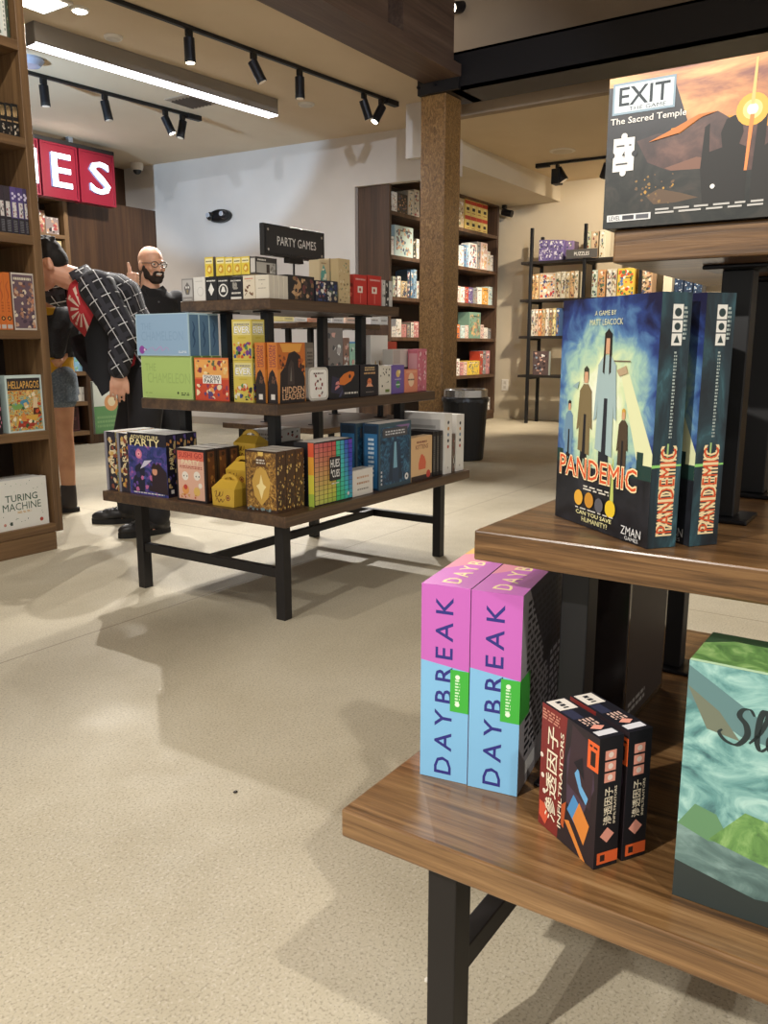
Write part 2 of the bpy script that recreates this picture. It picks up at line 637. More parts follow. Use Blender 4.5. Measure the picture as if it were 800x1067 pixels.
def streaks(name, stops, sc, dist=1.5, scale=(1, 1, 1), rough=.35):
    s = NT(name)
    return s.done(s.ramp(s.noise(s.coords(scale, rnd=True), sc, 5, .6, dist), stops), rough)
SPECIAL['nightspine'] = streaks('printed_night_spine', [(.35, '10161c'), (.5, '1d3038'), (.6, '2b4a52'), (.72, '4d7f8c')], 18, 1, (1, 1, .4))
SPECIAL['smoke'] = streaks('printed_dark_smoke', [(.3, '15161a'), (.55, '24262c'), (.75, '3a3b40')], 16)
SPECIAL['sunset'] = streaks('printed_sunset_cloud', [(.25, '3b2a33'), (.42, '8a5547'), (.55, 'c98a5a'), (.68, 'e8b87a'), (.8, 'b9a3a0')], 9, 1, (.5, .5, 2.5))
SPECIAL['jungle'] = streaks('printed_dark_jungle', [(.3, '0f1210'), (.5, '20231e'), (.65, '33302a'), (.8, '4a3b32')], 30)
SPECIAL['hill'] = streaks('printed_brown_hill', [(.3, '3a2a28'), (.55, '563d37'), (.75, '735247')], 22)
SPECIAL['teal'] = streaks('printed_teal_cloud', [(.28, '3c6468'), (.42, '5f9290'), (.55, '84b3ad'), (.68, 'a9cfc6'), (.8, '7fa39a')], 13, 2.2, (1, 1, 1.7))
SPECIAL['moss'] = streaks('printed_moss', [(.3, '456a3c'), (.5, '66924f'), (.7, '98bb76')], 24, 2)
SPECIAL['mist'] = streaks('printed_grey_mist', [(.3, '47605e'), (.5, '5c7874'), (.7, '7e9a95')], 14, 1.5, (1, 1, 2))
SPECIAL['gold'] = streaks('printed_gold_ornament', [(.3, '3a2512'), (.45, '6f4c20'), (.58, 'a97d36'), (.72, 'e0bb6a')], 42, 2)
SPECIAL['comic'] = streaks('printed_comic_crowd', [(.28, '3a2340'), (.4, 'b0472f'), (.5, 'e8c05a'), (.6, '4f8f8a'), (.7, 'e6d7b0'), (.8, '5a3a2a')], 40, 2)
SPECIAL['nebula'] = streaks('printed_nebula', [(.28, '141a3a'), (.45, '2a3a7a'), (.58, '5a4a9a'), (.7, 'b0609a'), (.82, 'e8a0a0')], 22, 2)
SPECIAL['deep'] = streaks('printed_deep_sea', [(.3, '0f1c2c'), (.48, '1f4260'), (.62, '3a6f90'), (.75, '7aa8b8')], 26, 2)
SPECIAL['shine'] = mat('d8d6d0', .25)  # pale tone that paints a sheen onto the tops of dark cartons

def figure(u, v, s, coat, skin='c99a78', hair='20160f', leg='1c1a1d'):
    """small standing figure printed with its feet at u, v and height s"""
    q = lambda pts: [(u+a*s*.5, v+b*s) for a, b in pts]
    return [('p', leg, q([(-.16, 0), (-.03, 0), (0, .42), (.05, 0), (.18, 0), (.17, .5), (-.17, .5)])),
            ('p', coat, q([(-.3, .18), (.3, .14), (.27, .55), (.31, .78), (.12, .85), (-.12, .85), (-.31, .78), (-.27, .5)])),
            ('p', leg, q([(-.07, .1), (.09, .1), (.07, .55), (-.05, .55)])),
            ('p', coat, q([(-.3, .78), (-.2, .8), (-.3, .4), (-.4, .38)])),
            ('p', coat, q([(.3, .78), (.2, .8), (.3, .42), (.4, .4)])),
            ('p', skin, q([(-.09, .86), (.09, .86), (.11, .94), (.06, 1), (-.06, 1), (-.11, .94)])),
            ('p', hair, q([(-.13, .84), (-.08, .97), (.08, .97), (.13, .86), (.12, 1.0), (0, 1.03), (-.12, 1.0)]))]
def outlined(txt, c, oc, u0, v0, u1, v1, rot=0, g=.006):
    o = [('t', oc, txt, u0+a, v0+b, u1+a, v1+b, rot) for a, b in ((-g, -g), (g, -g), (-g, g), (g, g))]
    return o+[('t', c, txt, u0, v0, u1, v1, rot)]
cover = [('r', 'burst', 0, 0, 1, 1), ('r', 'smoke', 0, 0, 1, .27), ('p', 'd9dcae', [(.66, .7), (.72, .72), (1, .38), (1, .27), (.9, .27)]),
         ('p', '1d3a34', [(0, .27), (0, .33), (.07, .33), (.07, .29), (.15, .29), (.2, .27)]), ('p', '1d3a34', [(.8, .27), (.8, .31), (.86, .31), (.86, .38), (.92, .38), (.92, .33), (1, .33), (1, .27)]),
         ('p', 'b9c46a', [(.62, .12), (.66, .12), (.64, .33), (.63, .33)])]
cover += figure(.13, .27, .28, '6d8ca0')+figure(.31, .26, .44, '7a6a48', hair='3a3a2a')+figure(.72, .26, .28, '4a3b2c', hair='c79a3a')+figure(.53, .25, .60, '9db3b3', leg='23252c')
cover += [('p', '20160f', [(.487, .69), (.494, .83), (.53, .872), (.566, .83), (.573, .69), (.553, .68), (.549, .83), (.511, .83), (.507, .68)]), ('p', 'b09a7a', [(.63, .70), (.72, .72), (.74, .69), (.66, .675)]), ('r', '6a5a48', .6, .735, .76, .74),
          ('p', '8fa9a9', [(.16, .62), (.24, .645), (.22, .61)])]
cover += outlined('PANDEMIC', 'd6562c', 'f1d9a8', .05, .215, .88, .305)
cover += [('t', 'd8d4a0', 'A GAME BY', .38, .925, .6, .945), ('t', 'd8d4a0', 'MATT LEACOCK', .33, .885, .67, .91), ('l', 'cfcabc', .34, .165, .62, .19, 2),
          ('o', 'e0a83a', .29, .125, .035), ('o', 'c58a2e', .41, .125, .035), ('o', '5a5a60', .52, .115, .032), ('o', 'e3c02c', .64, .115, .038),
          ('l', 'c8c4b8', .26, .075, .68, .085, 1),
          ('t', 'e6dfa0', 'CAN YOU SAVE', .27, .052, .66, .07), ('t', 'e6dfa0', 'HUMANITY?', .34, .022, .62, .044), ('t', 'd8d8d6', 'ZMAN', .76, .03, .95, .065), ('t', 'd8d8d6', 'GAMES', .8, .01, .93, .025)]
spine = [('r', 'nightspine', 0, 0, 1, 1), ('p', '8fd070', [(0, .325), (1, .33), (1, .337), (0, .337)]), ('r', '9fc07a', .48, .30, .54, .42)]
spine += outlined('PANDEMIC', 'd6562c', 'f1d9a8', .28, .06, .82, .40, 90, .012)
spine += [('r', 'e4e2da', .38, .90, .72, .955), ('r', 'e4e2da', .38, .85, .72, .895), ('r', 'e4e2da', .38, .80, .72, .845), ('o', '2a3a3a', .55, .925, .016), ('o', '2a3a3a', .55, .872, .014), ('p', '2a3a3a', [(.45, .81), (.65, .81), (.55, .84)]),
          ('l', 'a8b4ae', .5, .44, .6, .78, 26), ('l', 'a8b4ae', .74, .82, .86, .95, 8)]
pa = dict(F=cover, R=spine, T=[('r', 'nightspine', 0, 0, 1, 1)])
def corner(c, ang, w):
    """left front corner and turn of a carton whose right front corner is c; ang = heading of its front from right to left"""
    return (c[0]+math.cos(ang)*w, c[1]+math.sin(ang)*w)
ang = R(52.5)
l_ = corner((1.0032, .283), ang, .219)
pand = carton('game_box', 'portrait game box with four standing figures, in front of its twin on the middle tier', 'board game', .219, .042, .306, (*l_, z2), ang+PI, 'nightspine', pa)
l_ = corner((1.0453, .2431), ang, .219)
p2 = clone(pand, 'portrait game box half hidden behind its twin with four standing figures', (0, 0, 0))
p2.location = (*l_, z2+.0006)

# two tall pink and blue boxes standing on edge
dsp = [('r', '7fb9df', 0, 0, 1, 1), ('p', 'c264b8', [(0, .615), (1, .585), (1, 1), (0, 1)]), ('t', '2b2a7c', 'DAYBREAK', .30, .03, .66, .945, 90)]
dtop = [('r', 'c264b8', 0, 0, 1, 1), ('p', 'e08aa0', [(0, .3), (1, .62), (1, 1), (0, 1)]), ('p', 'e3b25a', [(0, .62), (1, .8), (1, 1), (0, 1)]), ('t', 'f0dca0', 'DAYBREAK', .32, .06, .68, .96, 90)]
dback = [('r', 'a5a1a4', 0, 0, 1, 1), ('p', '3a3742', [(.12, 1), (.55, .45), (.55, 0), (1, 0), (1, 1)]), ('l', '1c1b22', .1, .15, .9, .95, 22), ('r', '1b1a20', .42, .52, .6, .64), ('l', 'b5b3b8', .58, .2, .93, .55, 8), ('r', 'e8e6e2', .12, .05, .3, .12)]
c1, c2 = Vector((1.0042, .5233)), Vector((.9925, .5974))
dd = (c1-c2).normalized()
dr = math.atan2(dd.y, dd.x)
day = carton('game_box', 'tall pink and blue game box with violet capitals, the one at the tier edge', 'board game', .0745, .30, .30, (c2.x, c2.y, z1), dr, 'c264b8', dict(F=dsp, T=dtop, R=dback))
st = MB()
g_ = ('r', '46b043', .62, .37, 1, .585)
draw(st, 'R', .0745, .3, .3, [('r', '46b043', 0, .37, .16, .585)]*30)
draw(st, 'F', .0745, .3, .3, [g_]*6+[('r', '3fae3c', .62, .37, 1, .585), ('l', 'c9e8c2', .72, .4, .82, .54, 9), ('o', 'dff0d8', .77, .41, .012), ('o', 'dff0d8', .77, .55, .012)])
st.build('seal_sticker', day)
day2 = clone(day, 'tall pink and blue game box with violet capitals, between its twin and the black boxes', (.0765, -.002, 0))
# two small black boxes turned to the aisle
scov = [('r', '2a2125', 0, 0, 1, 1), ('p', '7c2a26', [(0, 0), (.36, 0), (.46, 1), (0, 1)]), ('p', '4a3a4a', [(.5, .35), (.75, .3), (.95, .6), (.9, .85), (.6, .95), (.48, .7)]), ('p', '3a2a30', [(.5, .5), (.9, .42), (.94, .9), (.55, .98)]),
        ('p', '4f8fc4', [(.52, .3), (.68, .22), (.72, .4), (.62, .45)]), ('p', '6aa7d4', [(.62, .62), (.72, .5), (.83, .44), (.86, .5), (.74, .56), (.68, .68)]), ('p', 'd9853a', [(.62, .26), (.82, .12), (.9, .3), (.72, .42)]),
        ('p', 'd9853a', [(.48, .2), (.56, .22), (.86, -.0), (.78, .0)]), ('p', 'b5562c', [(.42, .3), (.5, .35), (.47, .12), (.42, .14)]), ('p', '1b1820', [(.6, .7), (.78, .62), (.74, .78)]),
        ('r', 'e2632f', .82, .74, 1, .95), ('r', '2a1d1a', .87, .77, .95, .88), ('l', '2a1d1a', .85, .9, .97, .93, 1), ('o', 'e8d8c8', .03, .58, .02), ('o', 'e8d8c8', .06, .42, .02), ('o', 'e8d8c8', .1, .3, .02), ('p', 'd0563a', [(.02, .08), (.14, .03), (.2, .12), (.12, .2), (.02, .2)])]
scov += [('t', 'efe3c8', '滲透因子', .12, .1, .32, .86, 90), ('t', 'efe3c8', 'INFILTRAITORS', .36, .1, .42, .86, 90), ('l', 'c88a74', .02, .88, .34, .97, 4)]
sspine = [('r', '15141a', 0, 0, 1, 1)]
for i, vv in enumerate((.83, .745, .66)):
    sspine += [('r', 'e9a08c', .26, vv, .72, vv+.07), ('o', 'f4e0d4', .5, vv+.035, .022)]
sspine += [('t', 'efe3c8', '滲透因子', .3, .33, .66, .62, 90), ('t', 'efe3c8', 'INFILTRAITORS', .72, .33, .82, .62, 90), ('p', 'e9a08c', [(.2, .25), (.5, .19), (.8, .25), (.5, .31)]), ('r', 'e2632f', .12, .03, 1, .12), ('r', '2a1d1a', .25, .05, .45, .1)]
stop_ = [('r', '1a1a22', 0, 0, 1, 1), ('r', 'e9e2d6', .02, .1, .28, .9), ('l', '22222a', .06, .3, .24, .7, 1), ('r', '31344a', .3, .1, .52, .55), ('l', 'd9b8a8', .54, .2, .7, .8, 4), ('p', 'e9a08c', [(.7, .5), (.76, .2), (.82, .5), (.76, .8)]), ('r', 'dcdce0', .84, .1, .94, .9)]
ang = R(58)
l_ = corner((.910, .297), ang, .118)
sm = carton('game_box', 'small black game box with orange and blue figure, the nearer of the pair', 'board game', .118, .036, .174, (*l_, z1), ang+PI, '15141a', dict(F=scov, R=sspine, T=stop_))
l_ = corner((.9473, .2735), ang, .118)
sm2 = clone(sm, 'small black game box half hidden behind its twin on the lowest tier', (0, 0, 0))
sm2.location = (*l_, z1+.0006)
# large teal fantasy box, cut off by the frame
tcov = [('r', 'teal', 0, 0, 1, 1), ('p', '5c7f80', [(0, .98), (.3, .8), (.5, .86), (.8, .74), (.5, .7), (.2, .74), (0, .85)]), ('p', '6d7462', [(0, .9), (.12, .82), (.2, .72), (.08, .74)]), ('p', 'mist', [(0, 0), (1, 0), (1, .25), (0, .32)]), ('p', '5f8a62', [(0, .32), (.06, .42), (.14, .4), (.2, .3), (.12, .28)]),
        ('p', 'moss', [(.12, .29), (.24, .44), (.36, .42), (.5, .34), (.75, .3), (1, .2), (1, .1), (.5, .21)]), ('p', '2a3331', [(0, 0), (1, 0), (1, .06), (.5, .13), (.3, .1), (0, .16)]),
        ]
def script(word, u0, v0, sc, asp):
    G = {'S': ([(.95, 1.25), (.8, 1.45), (.55, 1.4), (.45, 1.15), (.7, .85), (.75, .45), (.45, .05), (.05, .1), (-.2, .35), (-.1, .5)], .95),
         'l': ([(-.1, .2), (.25, .7), (.45, 1.35), (.3, 1.5), (.18, 1.1), (.15, .35), (.3, .02), (.55, .25)], .5),
         'e': ([(-.05, .25), (.3, .38), (.42, .6), (.25, .75), (.06, .5), (.1, .12), (.32, .02), (.6, .28)], .56),
         'p': ([(-.05, .28), (.15, .7), (.08, .1), (-.05, -.8), (.1, -.3), (.2, .5), (.45, .72), (.5, .3), (.3, .05), (.7, .28)], .68),
         'i': ([(-.05, .25), (.15, .72), (.12, .2), (.25, .02), (.45, .25)], .42),
         'n': ([(-.05, .25), (.12, .7), (.1, .02), (.25, .6), (.4, .7), (.45, .2), (.55, .02), (.75, .25)], .72),
         'g': ([(.45, .7), (.15, .6), (.1, .15), (.35, .1), (.48, .7), (.42, -.4), (.15, -.7), (.05, -.4), (.7, .25)], .7)}
    x, o = 0, []
    for ch in word:
        pts, adv = G[ch]
        o.append(('s', '1d2b2c', [(u0+(x+a)*sc*asp, v0+b*sc) for a, b in pts], .0028))
        x += adv
    return o
tcov += script('Sleeping', .145, .70, .105, .97)
ttop = [('r', '2f4a30', 0, 0, 1, 1), ('p', 'moss', [(0, 0), (1, 0), (1, .5), (.5, .75), (.1, .8), (0, .6)]), ('r', 'b6d6b0', 0, 0, 1, .06)]
carton('game_box', 'large teal game box with misty green hills and script title, cut by the frame', 'board game', .295, .11, .293, (.9173, .2034, z1), R(-90.2), '3c5250', dict(F=tcov, T=ttop))
# landscape box on the top tier
xe = 1.112
e0, e1 = on('x', xe, 627.9, 236.3), on('x', xe, 632.4, 83.8)
eh = e1.z-z3
EW = .27
ex = [('r', 'smoke', 0, 0, 1, 1), ('p', 'sunset', [(0, .94), (.31, .9), (.37, .66), (.33, .6), (1, .55), (1, 1), (0, 1)]), ('p', 'e0962f', [(.3, .62), (.5, .66), (.72, .62), (1, .66), (1, .5), (.3, .55)]),
      ('p', 'hill', [(.12, .56), (.24, .6), (.34, .58), (.44, .67), (.5, .69), (.56, .63), (.7, .56), (1, .5), (1, .2), (.1, .3)]), ('p', '7c5848', [(.28, .37), (.42, .42), (.56, .37), (.5, .31), (.34, .33)]),
      ('p', 'jungle', [(0, .5), (.14, .58), (.2, .42), (.3, .35), (.46, .34), (.56, .3), (.75, .3), (1, .36), (1, .0), (0, 0)]),
      ('p', '5c4630', [(.2, .2), (.26, .24), (.36, .2), (.44, .16), (.34, .14), (.24, .14)]), ('b', ['b98a3a', '8a6a3a', '6a5138'], .14, .14, .34, .34, 26, .012),
      ('p', '17140f', [(.44, .34), (.45, .60), (.47, .62), (.475, .44), (.53, .46), (.52, .55), (.54, .63), (.575, .65), (.605, .62), (.615, .54), (.60, .47), (.64, .44), (.64, .1), (.46, .1)]), ('p', '1a1712', [(.66, .30), (.67, .58), (.665, .66), (.685, .70), (.71, .67), (.705, .44), (.76, .5), (.9, .52), (1, .5), (1, .1), (.66, .1)]),
      ('o', 'f0b04a', .645, .67, .10), ('o', 'f8d88a', .645, .67, .06), ('o', 'fff6dc', .645, .67, .035), ('p', 'f4c07a', [(.636, .7), (.652, .7), (.655, .98), (.645, .98)]), ('p', 'e88a4a', [(.637, .64), (.655, .64), (.640, .3), (.628, .3)]),
      ('r', '8fa6b5', .02, .755, .31, .96), ('r', 'dfe9ee', .03, .77, .30, .945), ('t', '1d2b33', 'EXIT', .05, .81, .285, .93), ('t', '1d2b33', 'THE GAME', .1, .775, .27, .80),
      ('t', 'f1ece4', 'The Sacred Temple', .015, .68, .365, .735), ('r', 'e8e5e0', .035, .38, .135, .6), ('o', 'e8e5e0', .085, .61, .022), ('o', 'e8e5e0', .085, .37, .022), ('o', 'smoke', .03, .49, .02), ('o', 'smoke', .137, .49, .02), ('l', '4a4a4a', .05, .54, .12, .56, 1), ('l', '4a4a4a', .05, .42, .12, .44, 1), ('t', '3a3a3a', '4', .078, .47, .092, .51),
      ('r', 'd8d8d6', .02, .045, .23, .09), ('t', '33343a', 'LEVEL', .03, .053, .085, .082), ('r', '33343a', .095, .053, .15, .082), ('r', '55565c', .16, .053, .22, .082),
      ('l', 'b9b6b0', .25, .07, .72, .115, 2), ('o', 'f0ede6', .50, .22, .015), ('p', 'c9793a', [(.2, .55), (.34, .585), (.43, .665), (.5, .69), (.42, .685), (.3, .61)])]
carton('game_box', 'wide dark puzzle box with an orange sunset on the uppermost tier', 'board game', EW, .07, eh, (xe, e0.y, z3), R(-90), 'smoke', dict(F=ex, T=[('r', 'hill', 0, 0, 1, 1)]))
# dark shrink-wrapped boxes further in on the lowest tier
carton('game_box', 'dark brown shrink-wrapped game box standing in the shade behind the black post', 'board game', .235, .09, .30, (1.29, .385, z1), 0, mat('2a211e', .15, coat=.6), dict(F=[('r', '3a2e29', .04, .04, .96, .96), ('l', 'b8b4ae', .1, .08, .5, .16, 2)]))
# flat stock further along the stand, right side of frame
carton('game_box', 'narrow game box with red band beside the black post of the middle tier', 'board game', .05, .2, .285, (1.62, .30, z2), R(-20), 'd9d4cb', dict(F=[('r', 'c23a4e', 0, .35, 1, .75), ('l', '3a3a3a', .1, .8, .9, .95, 3)]))
carton('game_box', 'brown patterned game box at the far right edge of the middle tier', 'board game', .2, .06, .25, (1.50, .12, z2), R(-90), 'comic', dict(F=[('r', 'gold', .03, .03, .97, .97)]))
# ---- the middle display table ---------------------------------------------
t1, t2, t3 = TZ
XA, YA = TCX-TS[0][0]/2, TCY-TS[0][1]/2       # lowest tier: faces towards the aisle
XB, YB = TCX-TS[1][0]/2, TCY-TS[1][1]/2
XC, YC_ = TCX-TS[2][0]/2, TCY-TS[2][1]/2
G_LOW, G_MID, G_TOP = 'party games on the lowest tier', 'party games on the middle tier', 'party games on the top tier'
DT = 'of the middle display table'

# lowest tier, long row facing the bent man (fronts at the -x edge)
x = XA+.03
sp = [('r', '2a2530', 0, 0, 1, 1), ('r', '8a8790', 0, 0, .22, 1), ('b', ['b8863e', 'c9a25a', '8a4a35', 'd9c7a0'], .25, .02, 1, .98, 26, .06), ('t', 'e8d9b0', 'PARTY', .45, .3, .8, .85, 90)]
a0 = put('x', x, t1, (110, 121.5, 450, 512), 'game_box', 'dark game box with gold spine at the far end of the lowest table tier', '3a3540', .22, dict(F=sp, R=[('r', 'comic', 0, 0, 1, 1)], T=[('r', 'shine', 0, 0, 1, 1)]), G_LOW)
put('x', x, t1, (123, 134, 451.5, 514), 'game_box', 'second gold-spined dark box in, touching the one with the big night-sky cover', '3a3540', .22, dict(F=sp, R=[('r', 'comic', 0, 0, 1, 1)], T=[('r', 'shine', 0, 0, 1, 1)]), G_LOW)
adv = [('r', 'nebula', 0, 0, 1, 1), ('r', '1a1626', 0, .8, 1, 1), ('t', 'e8d9a0', 'ADVENTURE', .08, .91, .8, .965), ('t', 'f0e2a8', 'PARTY', .06, .79, .84, .91), ('o', 'd97a9a', .28, .66, .075), ('o', 'f2b0b8', .28, .66, .04), ('o', 'a03a6a', .28, .66, .018),
       ('p', '1a1c34', [(.05, .05), (.4, .05), (.42, .42), (.3, .52), (.18, .46)]), ('p', 'cfcbe0', [(.3, .42), (.42, .56), (.62, .58), (.46, .48)]), ('p', '2b1a24', [(.5, .08), (1, .04), (.98, .4), (.78, .55), (.6, .4)]), ('o', 'd99a7a', .68, .4, .06), ('p', '2b1a18', [(.58, .44), (.66, .54), (.8, .48), (.8, .3), (.75, .44)]),
       ('b', ['6a4a9a', '4a6ab0', 'c06a9a', '2a2a5a'], .05, .05, .6, .4, 16, .05), ('l', 'e8e4e0', .1, .02, .9, .05, 1)]
advs = [('r', '1a1626', 0, 0, 1, 1), ('b', ['c98a4a', '8a4a5a', 'b8a070', '5a4a8a'], .05, .15, .95, .98, 24, .05), ('t', 'e8d9a0', 'PARTY', .3, .45, .7, .8, 90), ('r', 'd9d4cb', .3, .06, .6, .12)]
a3 = put('x', x, t1, (134.5, 174, 452, 522), 'game_box', 'night-sky game box titled in yellow capitals, at the lowest tier corner by the black shoes', '1a1626', .055, dict(F=adv, R=advs, T=[('r', 'shine', 0, 0, 1, 1)]), G_LOW)
for i, n in enumerate(('second', 'third')):
    clone(a3, n+' night-sky box in the file behind the yellow-titled cover on the lowest tier', (0, .058*(i+1), 0), G_LOW)
sus = [('r', '241a1c', 0, 0, 1, 1), ('r', 'e8b8a0', .06, .04, .94, .95), ('r', 'e0705a', .06, .78, .94, .95), ('t', 'b02a2a', 'SUSHI GO', .1, .83, .9, .93), ('t', 'f3e3c0', 'PARTY', .2, .7, .8, .79), ('l', 'b0483a', .12, .62, .88, .68, 2),
       ('o', 'f4ece0', .3, .48, .085), ('o', 'f4ece0', .7, .5, .085), ('o', '1f1a1a', .26, .48, .014), ('o', '1f1a1a', .36, .48, .014), ('o', '1f1a1a', .67, .49, .014), ('o', '1f1a1a', .77, .49, .014), ('o', 'e8a25a', .3, .22, .09), ('o', 'c9453a', .3, .27, .05), ('o', 'e8c06a', .68, .2, .085), ('o', 'f4ece0', .8, .32, .05), ('b', ['c9653a', 'd9a05a'], .1, .06, .9, .14, 12, .03)]
suss = [('r', '2a1d1a', 0, 0, 1, 1), ('r', '6a3f25', .2, .04, .8, .96), ('b', ['8a5a2e', 'a8743a', '3a2418'], .22, .05, .78, .95, 14, .05)]
s0 = put('x', x, t1, (184, 214.5, 468, 524), 'game_tin', 'black and pink game tin with smiling food faces, front of its file', '241a1c', .062, dict(F=sus, R=suss, T=[('r', 'cfcac2', .05, .05, .95, .95)]), G_LOW, 'game tin', r=.006)
for i, n in enumerate(('second', 'third')):
    clone(s0, n+' game tin in the file behind the pink smiling food faces', (0, .066*(i+1), 0), G_LOW)

def gable(name, label, w, h, loc, rz):
    """yellow take-away carton with a folded handle top"""
    mb = MB()
    d = w*.75
    Y = mat('d9b13f', .45)
    hb = h*.56
    b = [(0, 0, 0), (w, 0, 0), (w, d, 0), (0, d, 0), (-.004, 0, hb), (w+.004, 0, hb), (w+.004, d+.003, hb), (-.004, d+.003, hb), (.01, d/2-.004, h*.8), (w-.01, d/2-.004, h*.8), (w-.01, d/2+.004, h*.8), (.01, d/2+.004, h*.8)]
    mb.raw(b, [(3, 2, 1, 0), (0, 1, 5, 4), (1, 2, 6, 5), (2, 3, 7, 6), (3, 0, 4, 7), (4, 5, 9, 8), (6, 7, 11, 10), (5, 6, 10, 9), (7, 4, 8, 11), (8, 9, 10, 11)], Y)
    draw(mb, 'F', w, d, hb, [('s', '7a4a1c', [(.1, .75), (.2, .85), (.16, .5), (.3, .6), (.36, .8), (.34, .55), (.46, .62), (.5, .85)], .0022), ('s', '7a4a1c', [(.15, .25), (.22, .45), (.3, .2), (.4, .4), (.46, .22), (.56, .42)], .0022), ('o', '8a3a2a', .73, .5, .17), ('o', 'd9b13f', .73, .5, .12), ('o', '7a2f2a', .73, .5, .08)], 3)
    draw(mb, 'R', w, d, hb, [('b', ['7a4a2a', 'a8762e', '5a2a20'], .05, .05, .95, .95, 14, .12)], 4)
    o = mb.build(name, None, loc, rz)
    o.location.z += .0006
    n = 14
    hm = MB()                                     # handle: an arch cut from the top fold
    for y_ in (d/2-.003, d/2+.003):
        vs = []
        for i in range(n+1):
            t = PI*i/n
            vs.append((w/2-math.cos(t)*w*.42, y_, h*.72+math.sin(t)*h*.28))
            vs.append((w/2-math.cos(t)*w*.28, y_, h*.72+math.sin(t)*h*.17))
        hm.raw(vs, [((2*i, 2*i+2, 2*i+3, 2*i+1) if y_ < d/2 else (2*i, 2*i+1, 2*i+3, 2*i+2)) for i in range(n)], Y)
    hm.build('handle', o)
    wm_ = MB()
    wm_.raw([(w*.2, d*.26, hb*1.22), (w*.8, d*.26, hb*1.22), (w*.7, d*.4, h*.74), (w*.3, d*.4, h*.74)], [(0, 1, 2, 3)], '3c1720')
    wm_.build('window', o)
    tag(o, label, 'carton', 'yellow gable cartons')
    return o
gw = .115
pt = on('x', x, 221, 505)
gable('gable_carton', 'yellow gable carton at the front, standing lowest beside the food-face tins', gw, .125, (x, pt.y, t1), R(-90))
for i, (n, dz) in enumerate((('yellow gable carton in the middle of the three, on a brown box', .06), ('yellow gable carton at the back, raised highest of the three', .155))):
    bx = x+.10+.11*i
    pt = on('x', bx, (235, 244)[i], 470)
    carton('game_box', ('low' if i == 0 else 'taller')+' brown box that carries a yellow gable carton', 'board game', gw+.0, .085, dz-.001, (bx, pt.y+.01, t1), R(-90), '4a2d1c', dict(F=[('b', ['8a5a2e', '6a3a22'], .05, .05, .95, .95, 12, .2)]), G_LOW)
    gable('gable_carton', n, gw, .125, (bx, pt.y, t1+dz), R(-90))
gold = [('r', '3a2414', 0, 0, 1, 1), ('r', 'gold', .03, .05, .97, .97), ('p', 'c9a04a', [(.5, .1), (.72, .25), (.8, .5), (.66, .68), (.5, .74), (.34, .68), (.2, .5), (.28, .25)]), ('p', 'f0dc9a', [(.5, .2), (.58, .36), (.66, .42), (.56, .46), (.5, .62), (.44, .46), (.34, .42), (.42, .36)]), ('p', '5a3a1c', [(.3, .82), (.38, .9), (.62, .9), (.7, .82), (.62, .74), (.38, .74)]), ('l', 'd8d0c0', .36, .78, .64, .87, 2), ('r', 'e8c46a', .42, .92, .58, .98), ('b', ['4a5a5a', '7a8a8a'], .05, .01, .95, .08, 14, .03)]
golds = [('r', '4a3018', 0, 0, 1, 1), ('b', ['b98a3a', '8a6228', 'e0c070', '2a1a10'], .04, .03, .96, .97, 50, .03)]
g0 = put('x', x, t1, (256, 288.5, 470, 533), 'game_box', 'ornate gold and brown game box at the near corner of the lowest tier', '3a2414', .052, dict(F=gold, R=golds, T=[('r', 'cfc9bf', .03, .03, .97, .97)]), G_LOW)  # white sheen of the top is put into its pale colour
for i, n in enumerate(('second', 'third')):
    clone(g0, n+' ornate gold box in the file at the near corner of the lowest tier', (0, .054*(i+1), 0), G_LOW)

# lowest tier, row along the near edge (fronts at the -y edge)
y = YA+.03
def hues():
    o = [('r', '1c1a20', 0, 0, 1, 1)]
    def hs(h, l_):
        import colorsys
        r, g, b = colorsys.hls_to_rgb(h, l_, .52)
        return '%02x%02x%02x' % (int(r*255), int(g*255), int(b*255))
    nx, ny = 9, 13
    for i in range(nx):
        for j in range(ny):
            u, v = i/(nx-1), j/(ny-1)
            hue = (.17*(1-v)**.8+(.0 if v > .5 else .02)) if u < .45 else (.14*(1-u)*2*(1-v)+.95*v if v > .75 else .55+.1*v)
            hue = (1-u)*(.17-.17*v)+u*(.52+.2*v) if u > .5 else (.17-.17*v)+.06*u*(1-v)
            o.append(('r', hs(hue % 1, .48+.14*(1-u)), .02+i*.107, .02+j*.0745, .118+i*.107, .088+j*.0745))
    return o+[('r', '232228', .37, .36, .66, .74), ('t', 'f2f2f0', 'HUES', .4, .57, .63, .70), ('t', 'f2f2f0', 'CUES', .44, .41, .63, .53), ('t', 'f2f2f0', '&', .4, .48, .44, .55), ('l', 'd8d8d8', .42, .3, .62, .33, 1), ('o', 'd8d4d0', .86, .1, .03)]
huess = [('r', '18171c', 0, 0, 1, 1), ('r', 'd95a3a', .72, .78, 1, 1), ('r', 'e0a03a', .72, .5, 1, .78), ('r', 'd9d04a', .72, .2, 1, .5), ('r', 'a8c04a', .72, .0, 1, .2), ('t', 'f2f2f0', 'HUES', .14, .5, .52, .78, 90), ('t', 'f2f2f0', 'CUES', .14, .2, .52, .45, 90), ('o', 'e8e8e8', .3, .1, .03)]
put('y', y, t1, (327, 367, 459, 523), 'game_box', 'rainbow grid game box with white capitals on a dark square', '18171c', .10, dict(F=hues(), L=huess, T=[('r', 'd3cec6', .05, .05, .95, .95)]), G_LOW)
put('y', y, t1, (367.5, 388.5, 489, 517), 'game_box', 'small white game box between the rainbow grid box and the blue one', 'e2ded6', .06, dict(F=[('l', 'c9a184', .2, .64, .8, .78, 1), ('l', 'b98f70', .2, .42, .8, .56, 1), ('l', '8a8580', .22, .2, .78, .3, 1)]), G_LOW)
